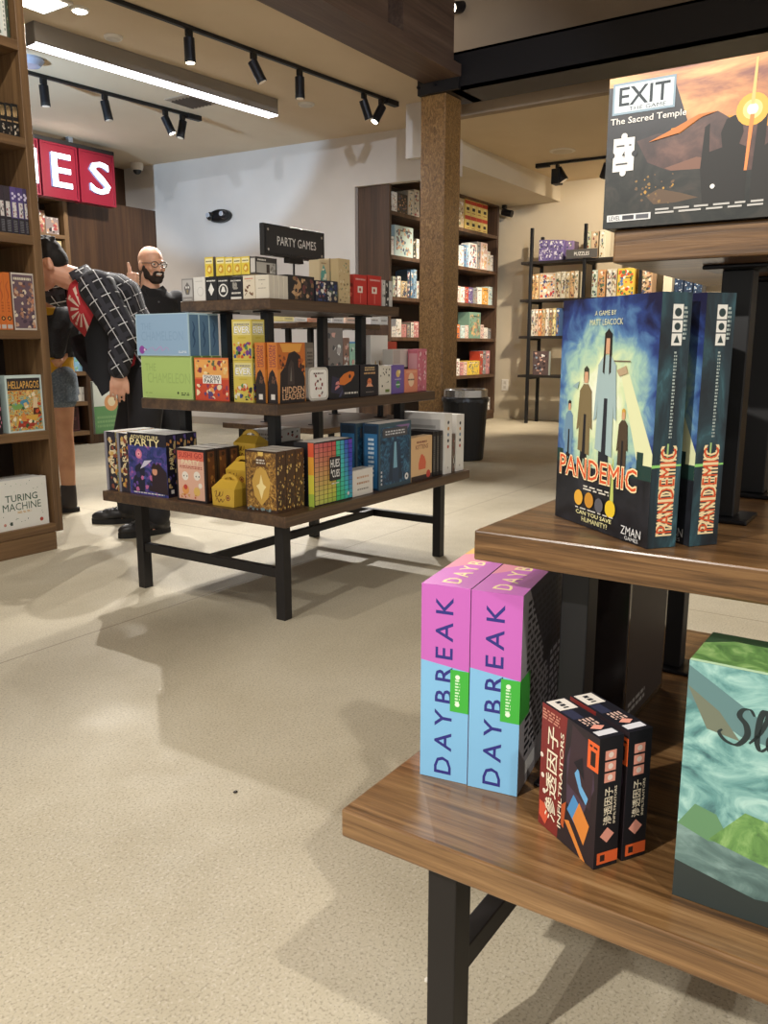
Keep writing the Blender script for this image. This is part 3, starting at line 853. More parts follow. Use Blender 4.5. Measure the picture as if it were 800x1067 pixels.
blue = [('r', '3f5560', 0, 0, 1, 1), ('r', 'deep', .05, .06, .95, .94), ('p', '8a6a9a', [(.5, .95), (.9, .88), (.95, .95)]), ('p', '28405a', [(.3, .1), (.7, .1), (.66, .6), (.5, .82), (.34, .6)]), ('p', '7fb0c8', [(.44, .3), (.56, .3), (.53, .7), (.47, .7)]), ('p', '1f3348', [(.3, .12), (.38, .5), (.42, .12)]), ('p', '1f3348', [(.6, .12), (.64, .5), (.72, .12)]),
        ('r', '4a4a50', .12, .78, .88, .92), ('t', 'c9ccd2', 'DEEP SEA', .2, .81, .8, .89), ('o', 'e8e8e6', .86, .13, .055), ('o', '33404a', .86, .13, .02), ('l', 'c9ccd2', .06, .06, .1, .3, 4)]
blues = [('r', '1c3a55', 0, 0, 1, 1), ('r', '2f6ea0', .1, .03, .9, .97), ('t', 'd8e8f2', 'DEEP SEA', .3, .22, .75, .8, 90), ('r', '12283c', .1, .85, .9, .97)]
blues[2] = ('l', 'd8e8f2', .35, .2, .7, .8, 9)
blue[8] = ('l', 'c9ccd2', .2, .81, .8, .89, 2)
big = put('y', y, t1, (394.5, 428, 440, 513), 'game_box', 'large blue sea-scene game box, the biggest on the lowest tier', '1c3a55', .085, dict(F=blue, L=blues, T=[('r', 'dcd8d2', .03, .03, .97, .97)]), G_LOW)
clone(big, 'second large blue sea-scene box standing right behind the first', (-.03, .10, 0), G_LOW)
put('y', y, t1, (428.5, 450, 455, 500), 'game_box', 'peach game box with small red animal on the cover', 'e0b98a', .05, dict(F=[('r', '3a2a26', 0, 0, 1, .12), ('t', '8a4a3a', 'KITTENS', .2, .72, .8, .82), ('l', '8a4a3a', .25, .84, .75, .92, 1), ('p', 'd9694a', [(.35, .25), (.68, .25), (.7, .4), (.62, .55), (.4, .52), (.34, .38)]), ('o', 'd9694a', .5, .53, .07), ('o', 'c9453a', .82, .12, .09)], T=[('r', 'e8c9a0', .03, .03, .97, .97)]), G_LOW)
for i, n in enumerate(('nearer', 'middle', 'farther')):
    put('y', y+.005, t1, (451+i*3.6, 454+i*3.6, 450-i*.6, 498-i*1.1), 'game_box', n+' of three thin black boxes beside the peach box', '201d1f', .16, dict(F=[('l', '7a7670', .2, .1, .8, .9, 18)], T=[('r', '3a3638', .05, .05, .95, .95)]), G_LOW)
wsp = [('r', 'dfdcd6', 0, 0, 1, 1)]
for i in range(5):
    wsp += [('o', ['b0483a', '2a2a30', '5a7a9a', 'c98a3a', '2a2a30'][i], .5, .45+i*.1, .03)]
wsp += [('o', 'b0a8a0', .5, .1, .02)]
wl = [('r', 'e6e3dd', 0, 0, 1, 1), ('r', 'c2c0bc', .1, .1, .9, .9), ('o', 'd6d4d0', .5, .5, .22), ('r', '9a9894', .2, .75, .8, .8)]
put('y', y, t1, (463, 470.5, 431, 496), 'game_box', 'white game box with column of coloured dots, nearer of the pair at the tier end', 'dfdcd6', .26, dict(F=wsp, L=wl), G_LOW)
put('y', y, t1, (471.5, 474, 452, 494), 'game_box', 'thin patterned box squeezed between the two white dotted boxes', '6a5a50', .2, dict(F=[('b', ['d9d4cb', '8a3a3a', '2a2a2a'], .05, .05, .95, .95, 20, .06)]), G_LOW)
put('y', y, t1, (475, 483, 432, 494), 'game_box', 'white game box with column of coloured dots, last at the tier end', 'dfdcd6', .26, dict(F=wsp, L=wl), G_LOW)
# back of the lowest tier
carton('game_box', 'flat white box with small dark print lying on a crate behind the blue box', 'board game', .2, .14, .06, (2.98, 2.62, t1+.17), 0, 'dedbd5', dict(F=[('b', ['2a2a2a', '8a3a3a', '4a6a8a'], .1, .2, .9, .8, 9, .18)], L=[('l', '9a968f', .1, .2, .9, .8, 2)]), G_LOW)
carton('game_box', 'dark box under the flat white box behind the blue box', 'board game', .22, .16, .168, (2.97, 2.61, t1), 0, '2a2628', dict(F=[('b', ['4a4a52', '6a5a4a'], .05, .1, .95, .9, 12, .12)]), G_LOW)

# middle tier, row facing the bent man
x = XB+.03
cham = [('r', 'aec9d8', 0, 0, 1, 1), ('r', '93b2cf', .015, .02, .985, .975), ('t', '88a7c6', 'THE', .1, .62, .3, .78), ('t', '88a7c6', 'CHAMELEON', .1, .36, .9, .58), ('o', '8f45a0', .1, .14, .1), ('p', '8f45a0', [(.1, .22), (.2, .15), (.1, .06)]), ('o', 'e8d8ee', .15, .14, .03), ('s', 'b49acb', [(.2, .12), (.3, .2), (.36, .12), (.46, .22), (.5, .12), (.58, .2), (.62, .12)], .003), ('l', 'd8e4ee', .8, .06, .95, .12, 2)]
chs = [('r', '5d7f9c', 0, 0, 1, 1), ('r', 'b5d3dc', 0, 0, .1, 1), ('r', 'b5d3dc', 0, .96, 1, 1), ('s', '3a5a7c', [(.4, .2), (.6, .35), (.45, .5), (.6, .65), (.45, .8)], .004)]
cg = [('r', 'b9cf86', 0, 0, 1, 1), ('r', 'abc672', .015, .02, .985, .975), ('t', '9ab667', 'THE', .08, .64, .3, .82), ('t', '9ab667', 'CHAMELEON', .12, .36, .96, .6), ('o', '2a3a20', .72, .14, .03), ('l', '2a3a20', .78, .08, .95, .16, 2), ('l', '8aa658', .06, .1, .2, .14, 1)]
cgs = [('r', '6f8a45', 0, 0, 1, 1), ('r', 'b9cf86', 0, 0, .1, 1)]
gbx = put('x', x, t2, (148, 200, 371, 416), 'game_box', 'pale green flat game box with tone-on-tone capitals', 'abc672', .055, dict(F=cg, R=cgs), G_MID)
loc, w_, h_, rz_ = place('x', x-.004, t2+gbx.dimensions.z, 142, 196.5, 327, 370)
cb_ = carton('game_box', 'pale blue flat game box with purple chameleon, front of its file on the green box', 'board game', w_, .055, h_, (loc[0], loc[1], t2+gbx.dimensions.z+.001), rz_, '93b2cf', dict(F=cham, R=chs), G_MID)
for i, n in enumerate(('second', 'third')):
    clone(cb_, n+' pale blue flat box in the file behind the purple chameleon', (0, .058*(i+1), 0), G_MID)
    clone(gbx, n+' pale green flat box under the file of pale blue ones', (0, .058*(i+1), 0), G_MID)
wp = [('r', 'd9703a', 0, 0, 1, 1), ('r', 'c94a2e', 0, 0, 1, .5), ('r', 'e8a85a', .02, .54, .98, .96), ('b', ['c94a2e', 'e8c07a', '7a3a4a', '5a6a4a', 'f0d8a0'], .04, .62, .96, .94, 26, .07), ('b', ['e8a05a', '8a3a5a', 'f0d8b0', '5a4a7a', 'b0302a'], .04, .04, .96, .38, 30, .08), ('r', 'f0ece4', .24, .4, .78, .6), ('t', '1f1b1b', 'WRONG', .28, .51, .74, .59, 180), ('t', '1f1b1b', 'PARTY', .28, .41, .74, .5)]
wpa = put('x', x, t2, (203, 238.5, 373, 418), 'game_box', 'orange and red game box with one word printed upside down', '1f1b1b', .055, dict(F=wp, R=[('r', '1a1719', 0, 0, 1, 1), ('l', '6a6a6a', .3, .1, .6, .9, 16)]), G_MID)
ev = [('r', 'd9c55a', 0, 0, 1, 1), ('r', 'e6dc9a', .06, .62, .94, .95), ('l', '9a9488', .12, .84, .88, .92, 1), ('t', '3a4a5a', 'EVER', .1, .66, .92, .84), ('t', 'ffffff', 'EVER', .12, .67, .9, .83), ('r', 'c9b23a', .3, .54, .7, .57), ('b', ['3a4a8a', 'c9502e', '5a8a4a', 'e8e2d0', '7a3a8a', '2a2a2a', 'd9853a'], .04, .05, .96, .45, 30, .07)]
e0_ = put('x', x, t2, (243.5, 263.5, 376, 421), 'game_box', 'yellow game box with blue and green figures, lower of the stacked two', 'd9c55a', .075, dict(F=ev, R=ev), G_MID)
h1 = e0_.dimensions.z
e1_ = put('x', x, t2, (243.5, 263.5, 376, 421), 'game_box', 'yellow game box with blue and green figures, upper of the stacked two', 'd9c55a', .075, dict(F=ev, R=ev), G_MID, h=h1*.97, zoff=h1+.001)
# near corner and row along the near edge
y = YB+.025
hl = [('r', 'd98a3a', 0, 0, 1, 1), ('p', 'c9702e', [(0, .55), (1, .7), (1, 1), (0, 1)]), ('p', 'e8a54a', [(.1, .98), (.9, .98), (.8, .84), (.2, .84)]), ('p', '251b1b', [(.06, 0), (.98, 0), (.98, .4), (.9, .55), (.82, .78), (.62, .86), (.4, .82), (.28, .62), (.1, .5)]), ('p', '3f3330', [(.35, .3), (.6, .3), (.58, .66), (.48, .72), (.38, .6)]), ('p', '7a736a', [(.44, .36), (.5, .36), (.49, .62)]), ('b', ['b05a2a', '4a2a20', '8a4a2a'], .05, .55, .3, .8, 10, .05), ('b', ['b05a2a', '4a2a20'], .75, .5, .98, .75, 8, .05), ('t', 'e3b48a', 'HIDDEN', .16, .16, .96, .27), ('t', 'e3b48a', 'LEADERS', .16, .05, .96, .15)]
hls = [('r', 'd9843a', 0, 0, 1, 1), ('t', '8a2f4a', 'HIDDEN', .2, .6, .5, .95, 90), ('t', '8a2f4a', 'LEADERS', .55, .6, .85, .95, 90), ('p', '251b1b', [(0, 0), (1, 0), (1, .3), (.7, .5), (.5, .56), (.2, .5), (0, .35)]), ('r', 'e8e2da', .3, .06, .7, .15), ('b', ['6a4a3a', '4a2a2a'], .1, .3, .9, .5, 8, .04)]
hd = put('y', y, t2, (289, 318, 357, 420), 'game_box', 'orange game box with dark warrior cover and its title along the bottom', '251b1b', .05, dict(F=hl, L=hls), G_MID)
hb_ = clone(hd, 'second orange warrior box of which only the lettered spine shows', (-.052, 0, 0), G_MID)
hb_.location = (hd.location.x-.01, hd.location.y+.054, t2+.0006)
put('y', y+.12, t2, (312, 327, 357, 400), 'game_box', 'plain grey-brown box half hidden behind the orange warrior boxes', '6f6458', .06, dict(F=[('r', '8a7f72', .5, .1, .96, .9), ('l', '4a4038', .55, .6, .9, .85, 4)]), G_MID)
def tin(name, label, w, d, h, loc, rz):
    mb = MB()
    r = .02
    prof = []
    for cx_, cz_, a0_ in ((w-r, h-r, 0), (r, h-r, 90), (r, r, 180), (w-r, r, 270)):
        for i in range(6):
            a = R(a0_+18*i)
            prof.append((cx_+math.cos(a)*r, cz_+math.sin(a)*r))
    n = len(prof)
    vs = [(p[0], 0, p[1]) for p in prof]+[(p[0], d, p[1]) for p in prof]
    W = mat('dcd8d0', .25, .3)
    mb.raw(vs, [(i, n+i, n+(i+1) % n, (i+1) % n) for i in range(n)]+[list(range(n)), list(range(n, 2*n))[::-1]], W)
    draw(mb, 'F', w, d, h, [('p', 'f0eee8', [(p[0]/w*.86+.07, p[1]/h*.86+.07) for p in prof]), ('b', ['7a2a2a', '2a2526', 'c98a7a'], .3, .1, .72, .8, 14, .07), ('l', '5a3a3a', .25, .78, .75, .86, 1)], 9)
    draw(mb, 'L', w, d, h, [('r', 'd2c9c0', .1, .1, .9, .9)], 9)
    return tag(mb.build(name, None, (loc[0], loc[1], loc[2]+.0006), rz), label, 'game tin', G_MID)
loc, w_, h_, _ = place('y', y, t2, 321.5, 342, 383, 418)
tin('game_tin', 'white rounded game tin between the warrior box and the rocket box', w_, .05, h_, loc, 0)
rk = [('r', '15151c', 0, 0, 1, 1), ('p', '2e2b44', [(.05, .2), (.5, .1), (.35, .6), (.1, .7)]), ('p', 'd9762e', [(.32, .42), (.5, .4), (.72, .52), (.84, .7), (.82, .8), (.68, .82), (.48, .74), (.34, .6)]), ('o', '2a2430', .68, .66, .06), ('p', 'd98a8a', [(.2, .42), (.34, .44), (.3, .54), (.22, .5)]), ('p', 'd98a8a', [(.18, .26), (.34, .36), (.3, .42), (.2, .36)]), ('l', 'd8d4cc', .5, .1, .95, .2, 1), ('p', '4a4a6a', [(.3, .05), (.45, .3), (.38, .05)])]
put('y', y, t2, (343, 374, 381, 416), 'game_box', 'black game box with an orange rocket', '15151c', .05, dict(F=rk), G_MID)
put('y', y, t2, (375.5, 394, 380, 413.5), 'game_box', 'small black game box with an orange round creature', '15131a', .045, dict(F=[('r', '1b1820', 0, 0, 1, 1), ('l', 'd9b98a', .24, .8, .8, .94, 2), ('l', 'c9a070', .2, .68, .84, .78, 1), ('o', 'd97a4a', .5, .45, .12), ('p', 'e0a080', [(.3, .3), (.7, .3), (.6, .4), (.4, .4)]), ('o', '1b1820', .45, .47, .02), ('o', '1b1820', .55, .47, .02), ('l', '8a8078', .3, .1, .75, .16, 1)]), G_MID)
put('y', y, t2, (395, 407.5, 381, 412), 'game_box', 'cream game box with scattered black doodles', 'd9d3c6', .045, dict(F=[('b', ['2a2a26', '4a4a44'], .1, .3, .9, .9, 14, .05), ('r', '6a7a3a', .5, .08, .85, .18), ('o', '2a2a26', .25, .3, .04)]), G_MID)
put('y', y, t2, (408, 421, 380.5, 411), 'game_box', 'purple game box with a golden blob and green badge', '6e58a0', .045, dict(F=[('o', 'd9b86a', .5, .7, .13), ('o', 'e8d8a0', .62, .76, .07), ('o', '4a8a5a', .5, .32, .13), ('l', 'e0f0e0', .35, .28, .65, .36, 1), ('l', 'd0c8e0', .25, .48, .75, .53, 1)]), G_MID)
put('y', y, t2, (421.5, 435, 385, 410), 'game_box', 'salmon pink game box with pale oval label', 'd9866a', .05, dict(F=[('o', 'ecc9a8', .5, .55, .3, .8), ('l', '4a3a3a', .25, .5, .75, .62, 1), ('r', 'e0a080', .1, .85, .9, .95)]), G_MID)
for i, n in enumerate(('nearer', 'farther')):
    put('y', y+.02, t2, (435.5+i*4.7, 439.8+i*4.7, 364-i*.3, 408.5-i*.8), 'game_box', n+' of two pink upright boxes at the end of the middle tier', 'c96f80', .06, dict(F=[('b', ['e8b8c0', '9a3a4a', 'f0d8d8'], .1, .05, .9, .95, 18, .05)], L=[('r', 'd9a0a8', .1, .1, .9, .9)]), G_MID)
put('y', y+.09, t2, (409, 434, 364, 400), 'game_box', 'wide grey-white box with dark plaque standing behind the purple box', 'cfc8c0', .06, dict(F=[('r', '3a383c', .06, .12, .8, .58), ('r', 'b8b2ac', .1, .2, .76, .5), ('l', '3a383c', .16, .28, .7, .42, 1), ('r', 'b8aea6', .02, .66, .3, .98)]), G_MID)
put('y', y+.22, t2, (386.2, 404, 349.5, 398), 'game_box', 'white box with row of pencils printed low, by the black post', 'e6e3dc', .05, dict(F=[('p', c, [(u, .05), (u+.07, .05), (u+.07, v), (u+.035, v+.06), (u, v)]) for u, v, c in ((.12, .42, '2a2a26'), (.24, .5, 'c9a86a'), (.36, .38, '2a2a26'), (.48, .5, 'a88a5a'), (.6, .36, '2a2a26'))]), G_MID)
put('y', y+.22, t2, (404.5, 413.5, 356, 398), 'game_box', 'red box peeping out between the pencil box and the wide grey box', 'b0412e', .08, dict(F=[('l', 'e8d8d0', .5, .75, .95, .85, 1)]), G_MID)

# top tier, row facing the bent man
x = XC+.02
ow = [('r', '8f8a85', 0, 0, 1, 1), ('r', 'b9b4ae', .06, .2, .94, .94), ('p', '6f6a66', [(.5, .85), (.8, .6), (.65, .3), (.35, .3), (.2, .6)]), ('p', '9c8a5a', [(.42, .5), (.58, .5), (.5, .34)]), ('o', 'e0dcd4', .4, .62, .05), ('o', 'e0dcd4', .6, .62, .05), ('l', 'd8d4cc', .15, .05, .85, .13, 1)]
put('x', x, t3, (189.5, 201, 290.5, 312.8), 'card_box', 'grey card box with an owl, outermost on the top tier', '8f8a85', .045, dict(F=ow), G_TOP)
put('x', x, t3, (201.5, 213.5, 289, 312.6), 'card_box', 'plain white card box beside the grey owl box', 'dedad2', .09, dict(F=[('o', 'c9c5bd', .6, .4, .2), ('o', 'dedad2', .6, .4, .16), ('l', 'b8b4ac', .2, .8, .8, .86, 1)]), G_TOP)
for i, (a, b, n) in enumerate(((214, 226, 'with a white diamond'), (226.5, 238.5, 'with a big white round face'), (239, 252.5, 'with grey leaf emblem'))):
    sh = [('p', 'e8e6e0', [(.5, .2), (.75, .45), (.5, .75), (.25, .45)])] if i == 0 else [('o', 'e8e6e0', .5, .42, .28), ('o', '2a2a2a', .5, .42, .22), ('p', 'e8e6e0', [(.3, .35), (.7, .35), (.6, .55), (.45, .6)])] if i == 1 else [('b', ['9a968e', '6a665e'], .25, .45, .75, .9, 9, .12), ('l', 'e0dcd4', .15, .22, .85, .36, 1), ('r', 'e0dcd4', .1, .02, .9, .12)]
    put('x', x, t3, (a, b, 288.5, 312.4), 'card_box', 'black card box '+n, '17161a', .09, dict(F=[('l', 'e8e6e0', .12, .78, .88, .88, 1)]+sh), G_TOP)
put('x', x, t3, (253, 265.5, 287, 312.2), 'card_box', 'cream card box with red script and small brown figures', 'e0d4bd', .09, dict(F=[('l', 'c9694a', .15, .82, .85, .9, 1), ('l', '9a8a7a', .3, .74, .7, .78, 1), ('b', ['6a4a3a', '8a6a4a', 'b08a5a'], .15, .12, .85, .6, 14, .07)]), G_TOP)
cr = put('x', x, t3, (266, 280, 286.5, 312), 'card_box', 'plain cream card box at the corner of the top tier', 'e2dac8', .028, dict(F=[('l', '8a8074', .25, .76, .75, .82, 1), ('l', '8a8074', .2, .42, .8, .47, 1), ('o', 'b8ae9e', .5, .62, .03)], R=[('r', 'd4ccbd', .06, .0, .9, 1)]), G_TOP)
for i, n in enumerate(('second', 'third', 'fourth')):
    clone(cr, n+' cream card box in the file behind the corner one', (0, .030*(i+1), 0), G_TOP)
# yellow row lying on top of them
hz = t3+on('x', x, 240, 288).z-t3
yl = [('r', 'e0c84a', 0, 0, 1, 1), ('r', 'efe6b0', .08, .66, .92, .92), ('p', 'c9962a', [(.2, .3), (.5, .12), (.85, .2), (.8, .5), (.6, .62), (.35, .55)]), ('p', 'f0e08a', [(.3, .3), (.55, .22), (.7, .4), (.5, .5)]), ('l', '4a4030', .15, .72, .85, .84, 1)]
yx = x+.025
ytop = on('x', yx, 236, 288).z+.003
for i, (a, b, n) in enumerate(((213.5, 222, 'first'), (225, 234, 'second'), (234.3, 242.5, 'third'), (242.8, 251, 'fourth'), (251.3, 260, 'fifth'))):
    A_, w_, h_, rz_ = place('x', yx, ytop, a, b, 268, 287)
    carton('card_box', n+' yellow card box in the upper row, counted from the owl box', 'card game', w_, .06, max(h_, .07), A_, rz_, 'e0c84a', dict(F=yl, R=[('r', '6a655c', 0, 0, 1, 1)]), 'yellow card boxes')
A_ = on('x', yx, 260.5, 278)
carton('card_box', 'grey game box with black panel lying beside the yellow card boxes', 'board game', .03, .13, .068, (yx, A_.y, ytop), R(-90), '55504c', dict(F=[('r', 'c8c4bc', .1, .1, .9, .9)], R=[('r', '3a3634', 0, 0, 1, 1), ('r', 'b0aca4', .04, .08, .94, .7), ('r', '3a2f2a', .5, .1, .65, .6), ('l', 'e0dcd4', .1, .76, .5, .92, 1), ('b', ['8a857c', 'd8d4cc'], .68, .12, .92, .66, 8, .12)]), G_TOP)
# top tier, along the near edge
y = YC_+.02
def crowd(c):
    return [('b', c, .03, .05, .97, .95, 34, .12)]
put('y', y+.005, t3, (300, 327.6, 287.5, 314.5), 'game_box', 'dark game box crowded with sepia faces under the hanging sign', '1f191b', .08, dict(F=[('p', 'b9936a', [(.3, .1), (.5, .3), (.48, .7), (.36, .9), (.24, .6), (.15, .3)])]+crowd(['8a6a4a', '4a3a34', 'c9a57a', '6a3a3a', '33282a'])), G_TOP)
put('y', y, t3, (329, 340, 292.5, 315.2), 'game_box', 'small navy game box with collage cover, nearer to the sepia one', '1a1c30', .06, dict(F=crowd(['3a4a7a', 'c9b8a0', '8a4a4a', '22284a', 'e0dcd4'])), G_TOP)
put('y', y, t3, (340.5, 352, 293, 315.8), 'game_box', 'small navy game box with collage cover, in front of the tall beige ones', '1a1c30', .05, dict(F=crowd(['2a3a6a', 'b8a890', '5a6a5a', '22284a', 'd0ccc4'])), G_TOP)
tb = [('r', 'cdbb98', 0, 0, 1, 1), ('p', '5fa39a', [(.15, .05), (.85, .05), (.85, .7), (.5, .9), (.15, .7)]), ('b', ['a8c9c0', '3a7a78', 'e8e0c8'], .15, .05, .85, .8, 12, .09), ('l', '8a6a4a', .2, .9, .8, .95, 1)]
tbs = [('r', 'c9b389', 0, 0, 1, 1), ('b', ['8a9a7a', 'b0936a', 'd9c9a5', '7a6a4a'], .04, .03, .96, .97, 40, .035)]
put('y', y+.065, t3, (333, 341.5, 271, 314.5), 'game_box', 'tall beige game box with teal panel, the one nearer to the sign', 'cdbb98', .06, dict(F=tb), G_TOP)
put('y', y+.06, t3, (342.5, 352.5, 270, 315), 'game_box', 'tall beige game box with teal panel, the one nearer to the red boxes', 'cdbb98', .06, dict(F=tb), G_TOP)
put('y', y+.01, t3, (352.8, 364.5, 270, 316.5), 'game_box', 'tall mottled tan box at the side of the teal-panelled ones', 'c9b389', .045, dict(F=tbs), G_TOP)
rd = [('r', 'c03028', 0, 0, 1, 1), ('l', 'e0b0a8', .15, .8, .9, .9, 1), ('r', 'e8d8cc', .3, .4, .68, .62), ('o', 'b03a30', .48, .51, .06), ('r', 'd9766a', .48, .05, .53, .4)]
rds = [('r', '9a2a28', 0, 0, 1, 1), ('b', ['c9645a', '6a1a1a'], .05, .05, .95, .95, 12, .08)]
put('y', y+.005, t3, (368.5, 382, 286.5, 317), 'game_box', 'red game box with cream square, the one beside the mottled tan box', 'c03028', .07, dict(F=rd, L=rds), G_TOP)
put('y', y+.005, t3, (383, 397, 287.5, 317.5), 'game_box', 'red game box with cream square, the one nearer to the tier end', 'c03028', .07, dict(F=rd, L=rds), G_TOP)
for i, n in enumerate(('first', 'second', 'third')):
    put('y', y+.01, t3, (398.3+i*3.6, 401.6+i*3.6, 292+i*.5, 318.3+i*.3), 'card_box', n+' slim black and white card box after the red boxes', '2a2a2c' if i % 2 else 'c9c7c2', .07, dict(F=[('b', ['e0deda', '2a2a2c'], .1, .05, .9, .95, 10, .08)]), G_TOP)
# hanging category sign on its post
ys = 2.49
P0, P1 = on('y', ys, 272, 232), on('y', ys, 336, 271)
zt = on('y', ys, 272, 232).z; zb = on('y', ys, 272, 265.5).z
sg = thing('category_sign', 'black sign reading PARTY GAMES on a thin rod above the top tier', 'sign', ((P0.x+P1.x)/2, ys, t3+.0006))
wx = (P1.x-P0.x)/2
MB().bev(-wx, wx, -.012, .012, zb-t3, zt-t3, mat('1c1b1d', .4), .002).build('frame', sg)
pl = MB()
pl.box(-wx+.012, wx-.012, -.0145, -.012, zb-t3+.012, zt-t3-.012, mat('232224', .35))
f0 = MB()
draw(f0, 'F', 2*wx, .02, zt-zb, [('t', 'e4e2de', 'PARTY GAMES', .2, .36, .84, .64)])
pl.raw([(v[0]-wx, v[1]-.0150, v[2]+zb-t3) for v in f0.v], f0.f, 'e4e2de')
pl.build('panel', sg)
sc_ = MB()
for a in (-1, 1):
    for b in (zb-t3+.025, zt-t3-.025):
        sc_.tube((a*(wx-.025), -.016, b), (a*(wx-.025), -.0145, b), .006, .006, CHROME, 10)
sc_.build('screw', sg)
MB().tube((0, 0, 0), (0, 0, zb-t3), .005, .005, STEEL, 10).build('rod', sg)
MB().bev(-.06, .06, -.04, .04, 0, .006, STEEL, .001).build('foot_plate', sg)
MB().bev(-.05, .05, -.016, .016, zb-t3-.02, zb-t3, STEEL, .001).build('bracket', sg)
# ---- bookcase at the left edge of the frame -----------------------------
def bookcase(name, label, x0, x1, y0, y1, ztop, zs, wm, wb, t=.045, plinth=None, group=None, bt=.045):
    """open case with its front at y0; zs = tops of the shelf boards"""
    T = thing(name, label, 'bookcase', (x0, y0, 0), 0, group)
    W, D = x1-x0, y1-y0
    zb = plinth[1] if plinth else 0
    for a in (0, W-t):
        MB().bev(a, a+t, 0, D, zb, ztop, wm, .002, 1).build('side_panel', T)
    MB().box(t, W-t, D-.012, D-.001, zb, ztop, mat('2a1e16', .6)).build('back_panel', T)
    for z in zs:
        MB().bev(t, W-t, 0, D-.013, z-bt, z, wb, .002, 1).build('shelf', T)
    MB().bev(0, W, 0, D, ztop, ztop+t, wb, .002, 1).build('top_panel', T)
    if plinth:
        MB().bev(.02, plinth[0]-x0, .0, D-.02, 0, zb, wb, .002, 1).build('plinth', T)
    return T
LZ = (2.51, 2.07, 1.613, 1.15, .637, .142)
bookcase('bookcase', 'tall brown bookcase cut off by the left edge of the photo', 1.72, 2.69, 3.88, 4.23, 2.92, LZ, W_SHELF, W_SHELFX, .045, (2.645, .095))
LY = 3.905
def lcase(i, px, yt, yb, label, body, d, art, grp, name='game_box', **kw):
    return put('y', LY, LZ[i], (*px, yt, yb), name, label, body, d, art, grp, xmax=2.643, **kw)
GL = 'boxes in the left bookcase'
wt = [('r', 'dfe6dd', 0, 0, 1, 1), ('b', ['8aa89a', 'c9b88a', '6a7a6a'], .1, .05, .9, .95, 10, .05)]
lcase(0, (-8, 1), -30, 42, 'white and pale green spine on the highest shelf in view, left bookcase', 'dfe6dd', .25, dict(F=wt), GL)
lcase(0, (1.5, 5), -30, 43, 'thin white spine next to the side panel on the highest shelf, left bookcase', 'e8e6dc', .25, dict(F=[('l', '7a8a7a', .3, .1, .7, .9, 12)]), GL)
lcase(0, (5.5, 8.5), -28, 44, 'dark green spine against the side panel on the highest shelf, left bookcase', '3f4a3c', .25, dict(F=[('b', ['7a8a5a', 'b8b08a'], .1, .1, .9, .9, 8, .04)]), GL)
for i, (a, b, n) in enumerate(((-6, 0, 'outermost'), (.4, 6.4, 'second'), (6.8, 12.8, 'third'), (13.2, 19.6, 'innermost'))):
    lcase(1, (a, b), 106+i*.9, 144, n+' black box with tan lettering on the second shelf of the left bookcase', '1d1916', .2, dict(F=[('s', 'cfae7c', [(.25, .6), (.3, .9), (.4, .6)], .004), ('s', 'cfae7c', [(.65, .6), (.6, .92), (.75, .65)], .004), ('l', 'b8956a', .1, .42, .9, .5, 1), ('b', ['cfc4b0', '8a7a6a'], .15, .05, .85, .36, 7, .06)]), GL)
for i, (a, b, c) in enumerate(((-7, -1, '6a2a34'), (-.6, 5, '3a2f38'), (5.4, 11.8, '3a3138'), (12.2, 18.4, '5b4a86'), (18.8, 25, '54447c'), (25.4, 31.5, '4a3f66'))):
    nm = ('dark red', 'charcoal with red edge', 'charcoal with white band', 'purple with dotted top', 'violet, second from the side panel', 'dusky violet against the side panel')[i]
    lcase(2, (a, b), 192+i*1.1, 246, 'upright box, '+nm+', third shelf of the left bookcase', c, .22, dict(F=[('r', 'd9d4d0', .2, .36, .85, .68), ('b', ['3a3138', '8a3a4a'], .25, .38, .8, .66, 6, .04), ('r', '2a272c', 0, 0, 1, .34), ('l', '7a7a80', .2, .04, .8, .3, 8)]+([('o', 'd8d0e8', .35, .86, .03), ('o', 'd8d0e8', .35, .76, .03), ('o', 'd8d0e8', .7, .81, .03)] if i > 2 else [])), GL)
orn = [('r', 'd2712f', 0, 0, 1, 1), ('s', 'b5582a', [(.3, .5), (.6, .6), (.3, .75), (.7, .85)], .003), ('o', '231a18', .5, .2, .04), ('o', 'e0a050', .5, .2, .02), ('r', 'c9c0b8', .1, .02, .9, .09), ('l', 'a84f24', .3, .3, .7, .5, 4)]
for i, (a, b, n) in enumerate(((-7, -1, 'outermost'), (-.6, 5.2, 'middle'), (5.5, 11.8, 'innermost'))):
    lcase(3, (a, b), 284, 346, n+' orange spine with black disc on the fourth shelf of the left bookcase', 'd2712f', .22, dict(F=orn), GL)
lcase(3, (13.5, 40), 285, 347, 'brown and cream comic-cover box beside the orange spines', '8a6a5a', .05, dict(F=[('r', 'd8cfc2', 0, 0, 1, 1), ('r', '6a5560', .04, .03, .96, .97), ('b', ['c9a58a', '8a5a4a', 'e0d0b8', '4a3a4a', 'b0846a', 'c98a6a'], .05, .04, .95, .84, 70, .05), ('l', 'e0d8c0', .1, .86, .9, .94, 1)]), GL)
lcase(4, (-10, 1), 391, 455, 'black box with pink faces partly out of frame, fifth shelf, left bookcase', '1d1719', .06, dict(F=[('b', ['d98aa0', 'e8d0d0', '8a3a5a'], .1, .1, .95, .9, 16, .05)]), GL)
